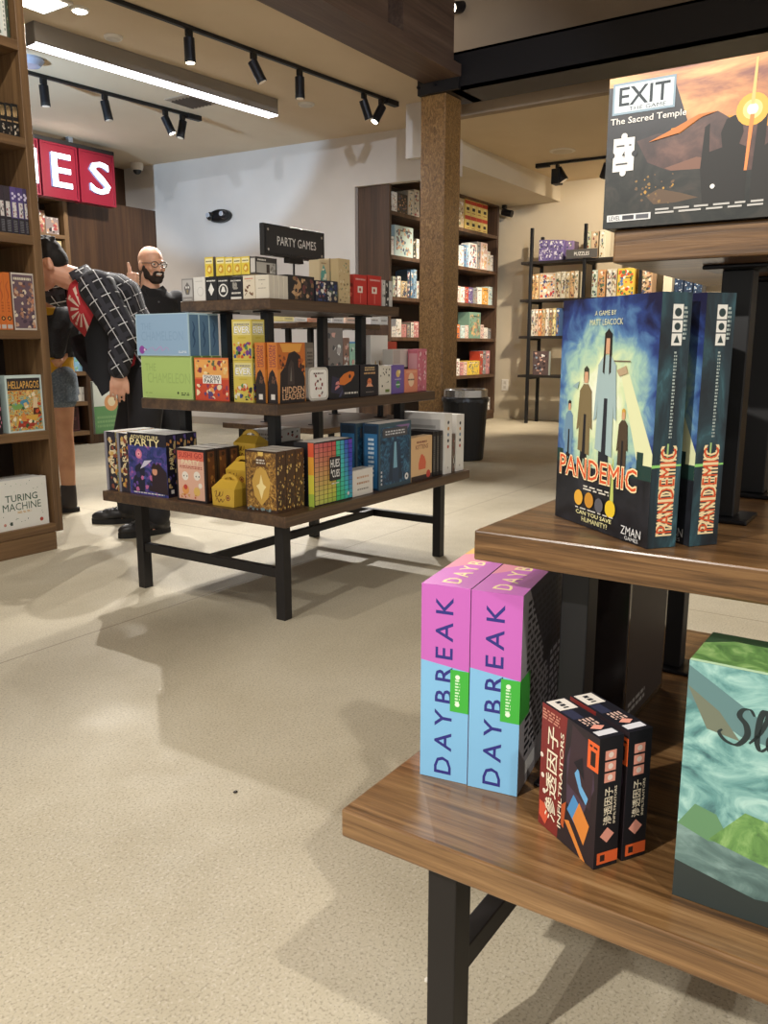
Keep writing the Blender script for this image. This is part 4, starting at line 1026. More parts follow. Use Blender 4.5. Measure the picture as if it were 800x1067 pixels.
hel = [('r', 'cfe0dc', 0, 0, 1, 1), ('r', 'comic', .05, .03, .95, .8), ('r', '2f2a2c', .05, .74, .95, .95), ('t', 'e6b25a', 'HELLAPAGOS', .08, .77, .92, .9), ('p', '4f8fae', [(.35, .55), (.55, .58), (.62, .5), (.5, .45), (.38, .47)]), ('p', '7aa55a', [(.1, .5), (.4, .5), (.5, .42), (.2, .4)]), ('p', 'd9a84a', [(.2, .12), (.75, .14), (.85, .3), (.3, .28)]), ('p', 'a83a2a', [(.25, .08), (.7, .09), (.8, .18), (.3, .2)]), ('p', 'd98a4a', [(.36, .2), (.44, .38), (.52, .22)]), ('p', 'e0c8a0', [(.7, .4), (.84, .42), (.86, .6), (.74, .62)]), ('p', '5a3020', [(.7, .3), (.94, .3), (.86, .42), (.72, .42)]), ('b', ['e8c07a', '3a5a3a', 'c9502e', '6aa0a0', 'f0e0c0'], .06, .05, .94, .72, 34, .04)]
lcase(4, (7, 47.5), 391, 454, 'colourful castaway comic game box facing out on the fifth shelf, left bookcase', 'cfe0dc', .06, dict(F=hel, L=[('r', 'b8ccc8', 0, 0, 1, 1)]), GL)
tur = [('r', 'e4e3dc', 0, 0, 1, 1), ('t', '34533f', 'TURING', .16, .56, .80, .70), ('t', '34533f', 'MACHINE', .1, .38, .86, .53), ('l', 'c9a05a', .38, .31, .66, .36, 2), ('o', 'b0473a', .85, .12, .04), ('o', 'c98a7a', .12, .12, .03), ('r', '3a4a40', .22, .09, .27, .16)]
rng = random.Random(5)
for i in range(26):
    u, v = rng.uniform(.08, .92), rng.choice([rng.uniform(.72, .95), rng.uniform(.1, .3)])
    tur.append(('o', rng.choice(['2a4a38', '4a7a5a', 'b8c8b0']), u, v, .008))
tu = lcase(5, (-3, 50), 499, 556, 'white game box with green stencil capitals, front of the file on the lowest shelf', 'e4e3dc', .045, dict(F=tur), GL)
for i, n in enumerate(('second', 'third')):
    clone(tu, n+' white box in the file behind the green stencil capitals', (-.012*(i+1), .048*(i+1), 0), GL)

# ---- bookcase recessed in the far wall -----------------------------------
FZ = (2.64, 2.14, 1.66, 1.18, .665, .13)
FX0, FX1 = 8.57, 11.47
fc = bookcase('bookcase', 'built-in dark bookcase in the recess behind the wooden post', FX0, FX1, 5.65, 6.1, 3.04, FZ, W_CASE, W_CASE, .045, (FX1-.02, .08))
FY = 5.70
FT = 'the built-in bookcase'
SH = ('top', 'second', 'third', 'fourth', 'fifth', 'lowest')
CN = {'e6e2d8': 'white', '2a2729': 'black', 'c9b48f': 'tan', 'd8d2c6': 'cream', '5f86a8': 'blue', '8fb0c8': 'light blue', 'c98a8a': 'pink', 'b0402e': 'red', 'd9a04a': 'amber', '6a5a86': 'purple', 'a9b09a': 'sage', '8a8a88': 'grey', '40556a': 'navy', '7a9a86': 'green', 'dcbcae': 'blush', 'e0c04a': 'yellow', 'd9783a': 'orange', '6a4a34': 'brown', 'bcd0cc': 'mint'}
rows = {
 0: [(405.5, 409, 201, 'd8d2c6'), (409.4, 414, 200, 'e6e2d8'), (414.4, 425, 202, '2a2729'), (425.4, 431, 199, 'e6e2d8'), (431.4, 437, 198, 'd8d2c6'), (472, 477.6, 208.5, 'e6e2d8'), (478, 483.6, 206.5, 'c9b48f')],
 1: [(406, 411, 246, 'e6e2d8'), (411.5, 430.5, 236, 'bcd0cc'), (431, 433.5, 249, '2a2729'), (434, 437, 249, 'd8d2c6'), (472, 479, 262, 'd8d2c6'), (479.4, 483.5, 256, 'e6e2d8'), (484, 486, 255, '5f86a8'), (486.3, 488.4, 255.5, '8fb0c8'), (488.8, 497, 253.5, 'e6e2d8'), (497.5, 501, 252, '8a8a88'), (501.4, 508, 253, 'dcbcae'), (508.4, 511, 262, 'd8d2c6'), (511.4, 514, 266, 'e6e2d8')],
 2: [(406, 409, 294, '8a8a88'), (409.3, 412, 288, 'a9b09a'), (412.3, 414, 288, '2a2729'), (414.3, 417.8, 288, 'e6e2d8'), (418.2, 424.3, 293, 'c9b48f'), (424.7, 427.6, 282, '40556a'), (428, 430.6, 281, '5f86a8'), (431, 434.4, 281, '8fb0c8'), (434.7, 437, 293, 'd8d2c6'), (472, 475.4, 286, '7a9a86'), (475.8, 480, 298, 'dcbcae'), (480.4, 484.6, 299, 'e6e2d8'), (485, 488.3, 299, 'b0402e'), (488.7, 493, 299.5, '6a5a86'), (493.4, 497.3, 300, '8a8a88'), (497.7, 502.5, 300, 'e6e2d8'), (503, 508.8, 300, 'd9a04a'), (509.2, 514.6, 299, 'bcd0cc')],
 3: [(408, 412.5, 340, 'd8d2c6'), (413, 418.5, 332.5, 'e6e2d8'), (419, 424, 338, 'c98a8a'), (424.4, 427.6, 338, '8a8a88'), (428, 431, 336, 'e6e2d8'), (431.4, 436.5, 335, 'c98a8a'), (472, 479.4, 338, 'd9783a'), (480, 484.5, 339, 'bcd0cc'), (485, 488.2, 339, 'dcbcae'), (488.8, 500.5, 325.5, '7a9a86'), (501, 504, 338.5, 'dcbcae'), (504.4, 508.4, 341.5, 'e6e2d8'), (508.8, 511.8, 342.5, '8a8a88')],
 4: [(472, 475.6, 383, '6a4a34'), (476, 479.2, 374, 'e6e2d8'), (479.6, 483, 378, 'c98a8a'), (483.4, 487, 377, 'dcbcae'), (487.4, 499.5, 376, 'e0c04a'), (500, 503.4, 366, 'b0402e'), (503.8, 506.6, 365.5, '8a8a88'), (507, 510.4, 365.5, 'c98a8a')],
 5: [(500, 504.6, 412, '7a9a86'), (505, 508, 413, '2a2729'), (508.4, 512.4, 414, 'e6e2d8')],
}
BK = ['3a3a40', '8a6a5a', 'c9a080', '5a7a8a', 'e8e4da', 'a04a4a', '6a7a5a', 'd9b070', '4a4a6a', 'f0ece4']
for i, row in rows.items():
    for j, (a, b, yt, c) in enumerate(row):
        k = j+1
        left = a < 440
        n = len([r_ for r_ in row if r_[0] < 440])
        side = ORD = ('first', 'second', 'third', 'fourth', 'fifth', 'sixth', 'seventh', 'eighth', 'ninth', 'tenth', 'eleventh', 'twelfth')
        o_ = ORD[j if left else j-n]
        lab = '%s %s box %s the post, %s shelf of %s' % (o_, CN[c], 'left of' if left else 'right of', SH[i], FT)
        yb = on('y', FY, (a+b)/2, yt)
        zb_ = FZ[i]
        h = max(.05, yb.z-zb_)
        p, q = on('y', FY, a, yt+12), on('y', FY, b, yt+12)
        wide = (b-a) > 6
        rr = random.Random(i*50+j)
        pal = rr.sample(BK, 4)
        art = [('b', pal, .08, .06, .92, .94, 20 if not wide else 60, .07 if wide else .06), ('l', rr.choice(['2a2a2a', 'f0ece4']), .15, .8, .85, .9, 1)]
        carton('game_box', lab, 'board game', min(q.x, FX1-.048)-p.x, .12+.1*rr.random(), h, (p.x, FY+.01*rr.random(), zb_), 0, c, dict(F=art), 'boxes in the built-in bookcase')
# two rows of yellow and red boxes, stacked
yb0, yb1 = on('y', FY, 484.5, 222), on('y', FY, 508, 226)
ww = (yb1.x-yb0.x)/4
hh = (on('y', FY, 486, 207).z-FZ[0])/2
yr = [('r', 'e8cf7a', 0, 0, 1, 1), ('r', 'c9452e', 0, .7, 1, .95), ('r', '2f2620', .25, .3, .75, .5), ('l', 'a0402a', .2, .1, .8, .2, 1), ('o', 'f0e4b0', .5, .6, .07)]
q0 = None
for r_ in range(2):
    for k in range(4):
        lab = '%s yellow and red box from the post, %s row on the top shelf' % (('first', 'second', 'third', 'fourth')[k], ('lower', 'upper')[r_])
        if q0 is None:
            q0 = carton('game_box', lab, 'board game', ww-.006, .15, hh-.003, (yb0.x, FY, FZ[0]), 0, 'd9b85a', dict(F=yr), 'yellow and red boxes')
        else:
            clone(q0, lab, (k*ww, 0, r_*(hh-.001)), 'yellow and red boxes')

# ---- black rack along the far wall --------------------------------------
RX = 10.94
RZ = (2.205, 1.705, 1.21, .675)
rk_y0, rk_y1 = 2.45, 5.04
T = thing('puzzle_rack', 'black metal rack of shelves along the far cream wall', 'shelf rack', (RX, rk_y0, 0))
RW, RDp = rk_y1-rk_y0, .36
BW = wood('blackened_wood', [(.3, '17130f'), (.6, '2a221b'), (.8, '3c3127')], 'y', 40, .5)
for z in RZ:
    MB().bev(0, RDp, 0, RW, z-.035, z, BW, .002, 1).build('shelf', T)
ypo = [on('x', RX, px, 350).y-rk_y0 for px in (549.5, 604, 662)]
for yy in ypo:
    for xx, zt_ in ((-.02, 2.64), (RDp-.02, 2.56)):
        MB().bev(xx, xx+.04, yy-.04, yy, 0, zt_, BLACK, .002, 1).build('post', T)
    for z in RZ:
        MB().bev(.02, RDp-.02, yy-.032, yy-.008, z-.06, z-.035, BLACK, .001, 1).build('bracket', T)
GR = 'puzzle boxes on the black rack'
def rack(i, rowd, lab0, d=.2):
    for j, (a, b, yt, yb, c, cols) in enumerate(rowd):
        k = ('first', 'second', 'third', 'fourth', 'fifth', 'sixth', 'seventh', 'eighth', 'ninth', 'tenth', 'eleventh', 'twelfth', 'thirteenth', 'fourteenth')[j]
        lab = '%s %s' % (k, lab0)
        art = [('b', cols, .05, .05, .95, .95, 60 if b-a > 8 else 26, .07), ('o', 'f0ece0', .5, .9, .045), ('l', '3a3a3a', .2, .62, .8, .7, 1)]
        put('x', RX+.026, RZ[i], (a, b, yt, yb), 'puzzle_box', lab, c, d, dict(F=art), GR, 'jigsaw puzzle')
MIX = ['a89870', '4f6a54', '94502f', '3f4d68', 'd9cfbd', '753f3f', 'a8854a', '2c2c2c', '5a4636']
pur = ['d8d0e4', '5a4a8a', 'f0ecf4', '3a3060']
rack(0, [(561.5+j*5.1, 566.3+j*5.1, 250, 269, '7a6aa0', pur) for j in range(5)], 'purple and white puzzle box on the top of the black rack', .24)
for j, (a, b, yt, c, lab) in enumerate(((589, 597, 251, '8a74a0', 'lilac puzzle box end behind the small grey shelf sign'), (608.5, 615, 241, 'c9d0b0', 'tall pale green puzzle box behind the grey shelf sign'), (615.5, 622.5, 241, 'c9b090', 'tall tan puzzle box behind the grey shelf sign'), (624.5, 630.5, 239.5, 'd8d4bc', 'tall pale puzzle box just past the grey shelf sign'))):
    put('x', RX+.09, RZ[0], (a, b, yt, 268), 'puzzle_box', lab, c, .2, dict(F=[('b', MIX, .05, .05, .95, .95, 16, .06), ('o', 'f0ece0', .5, .88, .05)]), GR, 'jigsaw puzzle')
rack(1, [(553.5, 557, 286, 310, 'b08a5a', MIX), (557.6, 561, 285.5, 310, 'c9a97a', MIX), (562, 578.5, 284.5, 310, 'c9b8a0', ['b03a3a', '3a4a7a', 'e8e0d0', '6a4a5a', 'd9a05a']), (579, 584, 283.5, 309.5, 'd0c4a8', MIX), (584.5, 589, 283, 309.5, 'd8d0b8', MIX), (589.5, 593.4, 283, 309.5, 'c9b48a', MIX), (594, 598, 282.5, 309.5, 'd0a878', MIX), (598.4, 602, 282.5, 309.5, 'd8ccb0', MIX), (616.5, 622, 281.5, 309, 'c4d0c0', MIX), (622.5, 630, 281, 309, 'c99a6a', MIX), (632, 636.8, 280.5, 309, 'd8d4c8', MIX), (637.2, 641.8, 280.2, 309, 'd0c8b0', MIX), (643, 660.5, 279.5, 309, 'd9b84a', ['e0b03a', '4a7a4a', 'e8e8e0', '5a7ab0', 'c9502e']), (665.5, 679, 281, 308, 'c0a080', MIX)], 'puzzle box from the wall end on the second rack shelf')
rack(2, [(553.4+j*3.7, 556.7+j*3.7, 322.5-j*.2, 348, ('c9c4b4', 'd0b8a0', 'c98a5a', 'b89a70', 'd8d0c0', 'a08a6a', 'e0d090', '4a6a9a')[j], MIX) for j in range(8)], 'puzzle box spine from the wall end on the third rack shelf')
put('x', RX+.026, RZ[3], (555, 571.5, 366, 388.5), 'puzzle_box', 'single puzzle box with dark portrait cover on the lowest rack shelf', '5a4a48', .07, dict(F=[('b', ['3a2a30', '8a9aa8', 'c9a090', '2a3040', 'e0dcd8'], .05, .05, .95, .95, 30, .07)], R=[('r', 'a8b0a8', 0, 0, 1, 1)]), GR, 'jigsaw puzzle')
put('x', RX+.026, RZ[1], (691, 700, 286, 303), 'puzzle_box', 'plain cream box right of the third rack post', 'd9cfb8', .2, dict(F=[('r', 'cfc4ac', .1, .05, .9, .95)]), GR, 'jigsaw puzzle')
for j in range(3):
    put('x', RX+.026, RZ[1], (702.5+j*10, 711.5+j*10, 288+j*.8, 306), 'puzzle_box', ('nearest', 'middle', 'farthest')[2-j]+' of three dark blue starry boxes seen under the top tier', '24344c', .2, dict(F=[('b', ['3a5a7a', '8aa8c8', 'd8e0e8', '1a2438'], .08, .05, .92, .95, 24, .05)]), GR, 'jigsaw puzzle')
pa_, pb_ = on('x', RX-.03, 590, 264), on('x', RX-.03, 622.5, 264)
pz = thing('shelf_sign', 'small grey sign reading PUZZLES on the top edge of the black rack', 'sign', (RX-.046, pb_.y, RZ[0]))
L_ = pa_.y-pb_.y
hz_ = on('x', RX-.03, 606, 259.5).z-RZ[0]
MB().bev(0, .02, 0, L_, .001, hz_, mat('55524e', .4), .002).build('plate', pz)
lt = MB()
f0 = MB()
draw(f0, 'F', L_, .02, hz_, [('t', 'e8e6e0', 'PUZZLES', .27, .3, .75, .7)])
lt.raw([(-.002, L_-v[0], v[2]) for v in f0.v], f0.f, 'e8e6e0')
lt.build('lettering', pz)

# ---- tall case, low case and lit sign at the left -----------------------
px0 = on('y', 9.3, 30, 246).x
px1 = on('y', 9.3, 71, 230).x
bookcase('bookcase', 'tall dark bookcase under the lit letters, above the bent man', px0-.6, px1, 9.3, 9.68, 2.82, (2.42, 1.9, 1.4, .9, .4), W_SHELF, W_SHELFX, .06)
struct(MB().box(px1+.01, 8.32, 9.33, 9.9, 0, 2.9, W_DARK).build('wall_panel'))
GT = 'boxes in the tall bookcase under the sign'
for j, (a, b, yt, c, n) in enumerate(((36, 40.5, 217, 'd0ccc8', 'white and pink box end'), (41, 47, 219, '8a6a50', 'brown box'), (47.6, 61, 226.5, '9a8a84', 'low box with red print'))):
    put('y', 9.36, 2.42, (a, b, yt, 240), 'game_box', n+' on the upper shelf under the lit letters', c, .2, dict(F=[('b', ['b04a4a', 'e0d8d0', '3a2a2a', 'c9a080'], .05, .05, .95, .95, 18, .12)]), GT)
for j, (a, b, yt, n) in enumerate(((38, 50, 250, 'cream box with small brown print behind the dark hair'), (50.6, 65.6, 250.5, 'cream box with small brown print beside the case side panel'))):
    put('y', 9.36, 1.9, (a, b, yt, 300), 'game_box', n, 'd8c490', .2, dict(F=[('r', 'e6d8ac', .05, .05, .95, .95), ('l', 'a05a3a', .2, .8, .8, .86, 1), ('b', ['c98a5a', '8a5a3a', 'e8d8b0'], .1, .1, .9, .7, 16, .06)]), GT)
lx0, lx1 = on('y', 7.85, 50, 440).x, on('y', 7.85, 97, 440).x
bookcase('low_bookcase', 'low dark bookcase beyond the bare leg', lx0, lx1, 7.85, 8.2, 1.12, (.80, .475, .15), W_DARK, W_SHELFX, .05)
for j, (a, b, yt, c, lab) in enumerate(((70, 77, 371, 'cfe0ea', 'white and blue box on the upper shelf of the low bookcase'), (77.5, 85.6, 372, '8fc0dc', 'sky blue box on the upper shelf of the low bookcase'))):
    put('y', 7.9, .80, (a, b, yt, 384), 'game_box', lab, c, .2, dict(F=[('b', ['4a90c4', 'e8f0f4', '8ac0a0'], .05, .05, .95, .95, 10, .15)]), 'boxes in the low bookcase', xmax=lx1-.053)
for j, (a, b, lab) in enumerate(((76, 79.5, 'narrow white box end'), (80, 85, 'white box'), (85.4, 91, 'square white box by the divider'))):
    put('y', 7.9, .475, (a, b, 404-j*.4, 412), 'game_box', lab+' on the middle shelf of the low bookcase', 'dcd6c8', .2, xmax=lx1-.053, group='boxes in the low bookcase', art=dict(F=[('l', 'b0a898', .2, .4, .8, .7, 1)]))
put('y', 7.9, .15, (70, 83, 424, 453), 'game_box', 'dark maroon box at the foot of the low bookcase', '3a1f22', .2, dict(F=[('g', '6a3a3a', .08, .05, .92, .95, .03), ('l', '7a4a4a', .25, .45, .75, .6, 2)]), 'boxes in the low bookcase')
rx1 = on('y', 7.85, 150, 440).x
pt_ = thing('low_platform', 'low dark plinth carrying the green and white box behind the bent man', 'display plinth', (lx1, 7.85, 0))
MB().bev(.005, rx1-lx1, 0, .5, 0, .1, W_DARK, .003).build('deck', pt_)
MB().bev(.005, rx1-lx1, .45, .5, .1, 1.1, W_DARK, .003).build('back_panel', pt_)
put('y', 7.9, .1, (98, 123, 397, 453), 'game_box', 'white and green poster-like box with round cartoon face behind the bent man', 'd8dccf', .06, dict(F=[('r', '6a9a64', 0, 0, 1, .52), ('o', 'dca06a', .72, .58, .16), ('o', 'e8d8b0', .74, .6, .09), ('l', '8ab07a', .1, .1, .9, .35, 3)]), 'boxes in the low bookcase')
put('y', 7.9, .1, (129, 147, 430, 447), 'game_box', 'red and black box low behind the dark trousers', 'a83a30', .3, dict(F=[('r', '241c1c', 0, 0, .55, 1)]), 'boxes in the low bookcase')

SY = 8.9
sg2 = thing('letter_sign', 'red panel sign with lit white letters hung from the ceiling', 'sign', (0, SY, 0))
zt2 = on('y', SY, 118, 163).z; zb2 = on('y', SY, 118, 216).z
MAR = mat('7a1628', .35)
cols_ = [(on('y', SY, a, 180).x, on('y', SY, b, 185).x, ch, lu) for a, b, ch, lu in ((-2, 41, 'M', (.2, .93)), (42.5, 80.6, 'E', (.26, .80)), (82.2, 118.5, 'S', (.26, .84)))]
for xa, xb, ch, (u0, u1) in cols_:
    p_ = MB().bev(xa, xb, 0, .12, zb2, zt2, MAR, .004).build('letter_panel', sg2)
    rim = MB()
    for q in ((xa, xb, zb2, zb2+.02), (xa, xb, zt2-.02, zt2), (xa, xa+.02, zb2+.02, zt2-.02), (xb-.02, xb, zb2+.02, zt2-.02)):
        rim.box(q[0], q[1], -.02, 0, q[2], q[3], MAR)
    rim.build('rim', p_)
    vs, fs = text_mesh(ch)
    W_, H_ = xb-xa, zt2-zb2
    lm = MB()
    n_ = len(vs)
    pts = [(xa+(u0+u*(u1-u0))*W_, zb2+(.2+v*.62)*H_) for u, v in vs]
    lm.raw([(x_, -.035, z_) for x_, z_ in pts], fs, mat('e4f0ff', .4, 0, 2.2))
    ed = {}
    for f_ in fs:
        for i in range(len(f_)):
            e_ = (f_[i], f_[(i+1) % len(f_)])
            ed[e_] = 1
    side = [e_ for e_ in ed if (e_[1], e_[0]) not in ed]
    lm.raw([(x_, y_, z_) for x_, z_ in pts for y_ in (-.035, 0)], [(2*a, 2*a+1, 2*b+1, 2*b) for a, b in side], mat('8a9ac0', .4, 0, .5))
    lm.build('letter', p_)
MB().bev(cols_[0][0], cols_[-1][1], -.03, .15, zt2, zt2+.045, STEEL, .003).build('top_cap', sg2)
for px in (75, 20):
    hx = on('y', SY, px, 140).x
    MB().bev(hx-.03, hx+.03, .03, .09, zt2+.045, CH, mat('9aa4b0', .3, .6), .003).build('hanger', sg2)

# ---- ceiling fixtures ----------------------------------------------------
def rail(label, a, b, z):
    a, b = Vector((a.x, a.y, 0)), Vector((b.x, b.y, 0))
    d = b-a
    T = thing('track_rail', label, 'track rail', (a.x, a.y, z), math.atan2(d.y, d.x), 'ceiling track rails')
    L = d.length
    MB().bev(0, L, -.018, .018, -.03, .0, BLACK, .002, 1).build('channel', T)
    MB().bev(L-.16, L+.02, -.03, .03, -.05, -.001, BLACK, .003, 1).build('end_feed', T)
    return T
def head(label, p, aim, L=.17, r=.042, lit=False):
    """spotlight hanging under the rail at p, barrel along aim"""
    T = thing('track_spotlight', label, 'spotlight', p, 0, 'track spotlights')
    aim = Vector(aim).normalized()
    MB().bev(-.03, .03, -.016, .016, -.05, .0, BLACK, .003, 1).build('adapter', T)
    MB().tube((0, 0, -.05), (0, 0, -.085), .009, .009, BLACK, 8).build('stem', T)
    c = Vector((0, 0, -.085))-aim*L*.15
    b = MB()
    b.tube(c-aim*.0, c+aim*L, r, r, SATIN, 20)
    b.tube(c+aim*(L-.02), c+aim*(L+.006), r*1.03, r*1.03, BLACK, 20)
    b.build('barrel', T, smooth=False)
    MB().tube(c+aim*(L+.006), c+aim*(L+.009), r*.8, r*.8, mat('fff2dc', .3, 0, 9 if lit else 0), 16).build('lens', T)
    return T
rz1 = 3.47
ra, rb = on('z', rz1, 112, 0), on('z', rz1, 412, 109)
rd_ = (rb-ra)
ra0 = ra-rd_*.35
rail('long black track rail on the left ceiling nearer to the wooden beam', ra0, rb, CH-.001)
def along(a, b, px):
    lo, hi = 0., 1.
    best = min((i/400 for i in range(401)), key=lambda t: abs(projx(a+(b-a)*t)-px))
    q = a+(b-a)*best
    return Vector((q.x, q.y, CH-.0316))
def projx(P):
    d = Vector((P.x, P.y, rz1))-CAM
    return 400+FOC*d.dot(rt)/d.dot(fw)
for px, aim, n in ((197, (.02, 0, -1), 'first spotlight from the left on the rail nearer to the beam'), (264, (.35, -.35, -1), 'second spotlight from the left on the rail nearer to the beam'), (312, (.0, .0, -1), 'third spotlight, upright, on the rail nearer to the beam'), (379, (.35, -.15, -.9), 'spotlight tilted right, last but one before the post'), (397, (-.5, .25, -.95), 'lit spotlight at the rail end beside the post')):
    head(n, along(ra, rb, px), aim, lit=px in (197, 397))
rc, rd2 = on('z', rz1, 28, 77), on('z', rz1, 207, 124)
rail('black track rail on the left ceiling nearer to the lit letters', rc-(rd2-rc)*.3, rd2, CH-.001)
for px, aim, n in ((45, (.05, -.0, -1), 'first spotlight from the left on the rail by the lit letters'), (109, (.15, -.1, -1), 'second spotlight from the left on the rail by the lit letters'), (172, (.28, -.35, -1), 'third spotlight with glowing lens on the rail by the lit letters'), (190, (-.2, .1, -1), 'spotlight at the end of the rail by the lit letters')):
    head(n, along(rc, rd2, px), aim, lit=px == 172)
# rails at the right
rz1 = CL-.03
r1, r2 = on('z', rz1, 560, 173.5), on('z', rz1, 700, 157)
rail('thin black rail under the lowered ceiling at the right', r2, r1, CL-.001)
def on_rail(px):
    q = min((r1+(r2-r1)*(i/300) for i in range(301)), key=lambda P: abs(projx(P)-px))
    return Vector((q.x, q.y, CL-.0316))
T = head('bulky black spotlight under the lowered ceiling over the far bookcase', on_rail(581), (.15, -.45, -.75), .16, .07, False)
MB().bev(-.075, .075, -.05, .05, -.24, -.06, BLACK, .006, 1).build('driver_box', T)
head('spotlight half hidden behind the wide sunset puzzle box', on_rail(633), (.5, .5, -1), .16, .055, True)
rz1 = CR-.03
h1_, h2_, h3_ = on('z', rz1, 500, 0), on('z', rz1, 520, 7), on('z', rz1, 575, -6)
rail('black rail under the high ceiling, running from the corner over the steel beam', h3_, h2_+(h3_-h2_).normalized()*.1, CR-.001)
rail('short black rail joining the corner under the high ceiling', h1_+(h1_-h2_)*1.5, h2_, CR-.001)
q = on('z', rz1, 553, -1)
head('black spotlight hanging under the high ceiling above the steel beam', (q.x, q.y, CR-.0316), (-.25, .2, -1), .22, .055, False)
q = on('z', rz1, 483, -3)
head('spotlight with glowing lens turned to the viewer above the post', (q.x, q.y, CR-.0316), (-.8, .15, -.25), .2, .055, True)
q = on('z', rz1, 626, -10)
head('lit spotlight at the upper edge over the sunset puzzle box', (q.x, q.y, CR-.0316), (.1, -.45, -.8), .2, .055, True)
# linear fixture
zl = 3.34
l0, l1 = on('z', zl, 37, 45), on('z', zl, 290, 121)
dl = l1-l0
T = thing('linear_ceiling_light', 'long grey linear fixture with a glowing white underside', 'ceiling light', (l0.x, l0.y, zl), math.atan2(dl.y, dl.x))
LL = dl.length
MB().bev(0, LL, 0, .14, .012, CH-zl-.001, mat('8c857c', .5, .2), .003, 1).build('housing', T)
MB().bev(.004, LL-.004, .004, .136, 0, .012, mat('f4f6ff', .4, 0, 6), .002, 1).build('diffuser', T)
MB().bev(-.004, 0, 0, .14, .0, CH-zl-.001, mat('6d675f', .5, .2), .001, 1).build('end_cap', T)
for p, r, lab, cat, e in (((118, 38), .075, 'round white smoke detector on the left ceiling', 'smoke detector', 0), ((319, 108), .085, 'flat white disc on the ceiling below the third spotlight', 'ceiling disc', 0), ((83, 9), .07, 'small round glaring downlight near the upper left corner', 'downlight', 14)):
    q = on('z', CH, *p)
    T = thing('ceiling_disc' if not e else 'downlight', lab, cat, (q.x, q.y, CH))
    MB().lathe([(r*.9, -.02), (r, -.008), (r, -.0005)], (0, 0, 0), mat('e0dace', .5), 20).build('ring', T)
    MB().lathe([(r*.5, -.03), (r*.75, -.021), (r*.75, -.0185)], (0, 0, 0), mat('fff6e8', .4, 0, e) if e else mat('cfc8bc', .5), 20).build('lens' if e else 'cap', T)
q0_, q1_ = on('z', CH, 27, 3), on('z', CH, 54, 8)
T = thing('panel_light', 'square glaring light panel in the upper left corner', 'ceiling light', (q0_.x, q0_.y, CH))
MB().bev(-.12, .18, -.3, .04, -.02, -.0005, mat('d8d2c8', .5), .003, 1).build('frame', T)
MB().bev(-.09, .15, -.27, .01, -.026, -.02, mat('fffaf0', .4, 0, 10), .002, 1).build('diffuser', T)
q = on('z', CH, 30, 61)
T = thing('ceiling_speaker', 'bluish round fixture half hidden by the left bookcase', 'ceiling speaker', (q.x, q.y, CH))
MB().lathe([(.09, -.06), (.125, -.02), (.125, -.0005)], (0, 0, 0), mat('a8b4cc', .25, .3), 24).build('dome', T)
q = on('z', CH, 199, 105)
T = thing('air_vent', 'square louvred air vent in the left ceiling', 'air vent', (q.x, q.y, CH))
MB().bev(-.2, .2, -.17, .17, -.012, -.0005, mat('a2907a', .6), .003, 1).build('frame', T)
vm = MB()
for i in range(6):
    vm.raw([(-.15, -.14+i*.05, -.014), (.15, -.14+i*.05, -.014), (.15, -.125+i*.05, -.03), (-.15, -.125+i*.05, -.03)], [(0, 1, 2, 3)], mat('5a5048', .6))
vm.build('louvres', T)
q = on('z', CL, 586, 157)
T = thing('downlight', 'round unlit downlight in the lowered ceiling at the right', 'downlight', (q.x, q.y, CL))
MB().lathe([(.13, -.012), (.15, -.006), (.15, -.0005)], (0, 0, 0), mat('e6dcc8', .5), 28).build('ring', T)
MB().lathe([(.02, -.0135), (.115, -.0135), (.115, -.012)], (0, 0, 0), mat('d2c3a6', .5), 28).build('lens', T)
q = on('z', CH, 140, 172)
T = thing('security_camera', 'small white dome camera in the ceiling corner', 'security camera', (q.x-.06, q.y-.12, CH-.0006))
MB().lathe([(.07, -.09), (.085, -.06), (.085, -.0005)], (0, 0, 0), mat('d8d0c4', .5), 20).build('housing', T)
MB().ball((0, 0, -.09), .055, mat('3a3a3c', .15), 10).build('dome', T)
# twin-lamp emergency light on the back wall
wx_ = lambda y_: A.x+(B.x-A.x)*(y_-A.y)/(B.y-A.y)
e0_ = on('x', wx_(8.2)-.05, 228, 225)
T = thing('emergency_light', 'black twin-lamp emergency light on the pale back wall', 'emergency light', (wx_(e0_.y)-.004, e0_.y, e0_.z))
prof = [(.05*math.sin(PI*k/8), -.0) for k in range(9)]
b = MB()
vs = []
for k, (sx_, xx) in enumerate(((1, 0), (1, -.05), (.85, -.075), (.4, -.085))):
    vs += [(xx, math.cos(2*PI*i/24)*.19*sx_, math.sin(2*PI*i/24)*.085*sx_) for i in range(24)]
b.raw(vs, [(k*24+i, k*24+(i+1) % 24, (k+1)*24+(i+1) % 24, (k+1)*24+i) for k in range(3) for i in range(24)]+[list(range(72, 96)), list(range(24))[::-1]], mat('121214', .3))
b.build('body', T, smooth=False)
for s_ in (-1, 1):
    MB().ball((-.085, s_*.12, .0), .055, mat('1c1c20', .25), 10).build('lamp_head', T, smooth=True)
    MB().tube((-.13, s_*.12, .01), (-.142, s_*.12, .01), .032, .028, mat('dfe3ea', .1, .4), 14).build('lamp_lens', T)
# outlet
q = on('x', XF-.004, 526, 401)
T = thing('wall_outlet', 'white power outlet plate on the far cream wall', 'power outlet', (XF-.001, q.y, q.z))
MB().bev(-.008, 0, -.055, .055, -.085, .085, mat('ece6da', .4), .003, 1).build('plate', T)
for s_ in (-.035, .035):
    MB().bev(-.011, -.008, -.022, .022, s_-.022, s_+.022, mat('d2cabb', .4), .002, 1).build('socket', T)
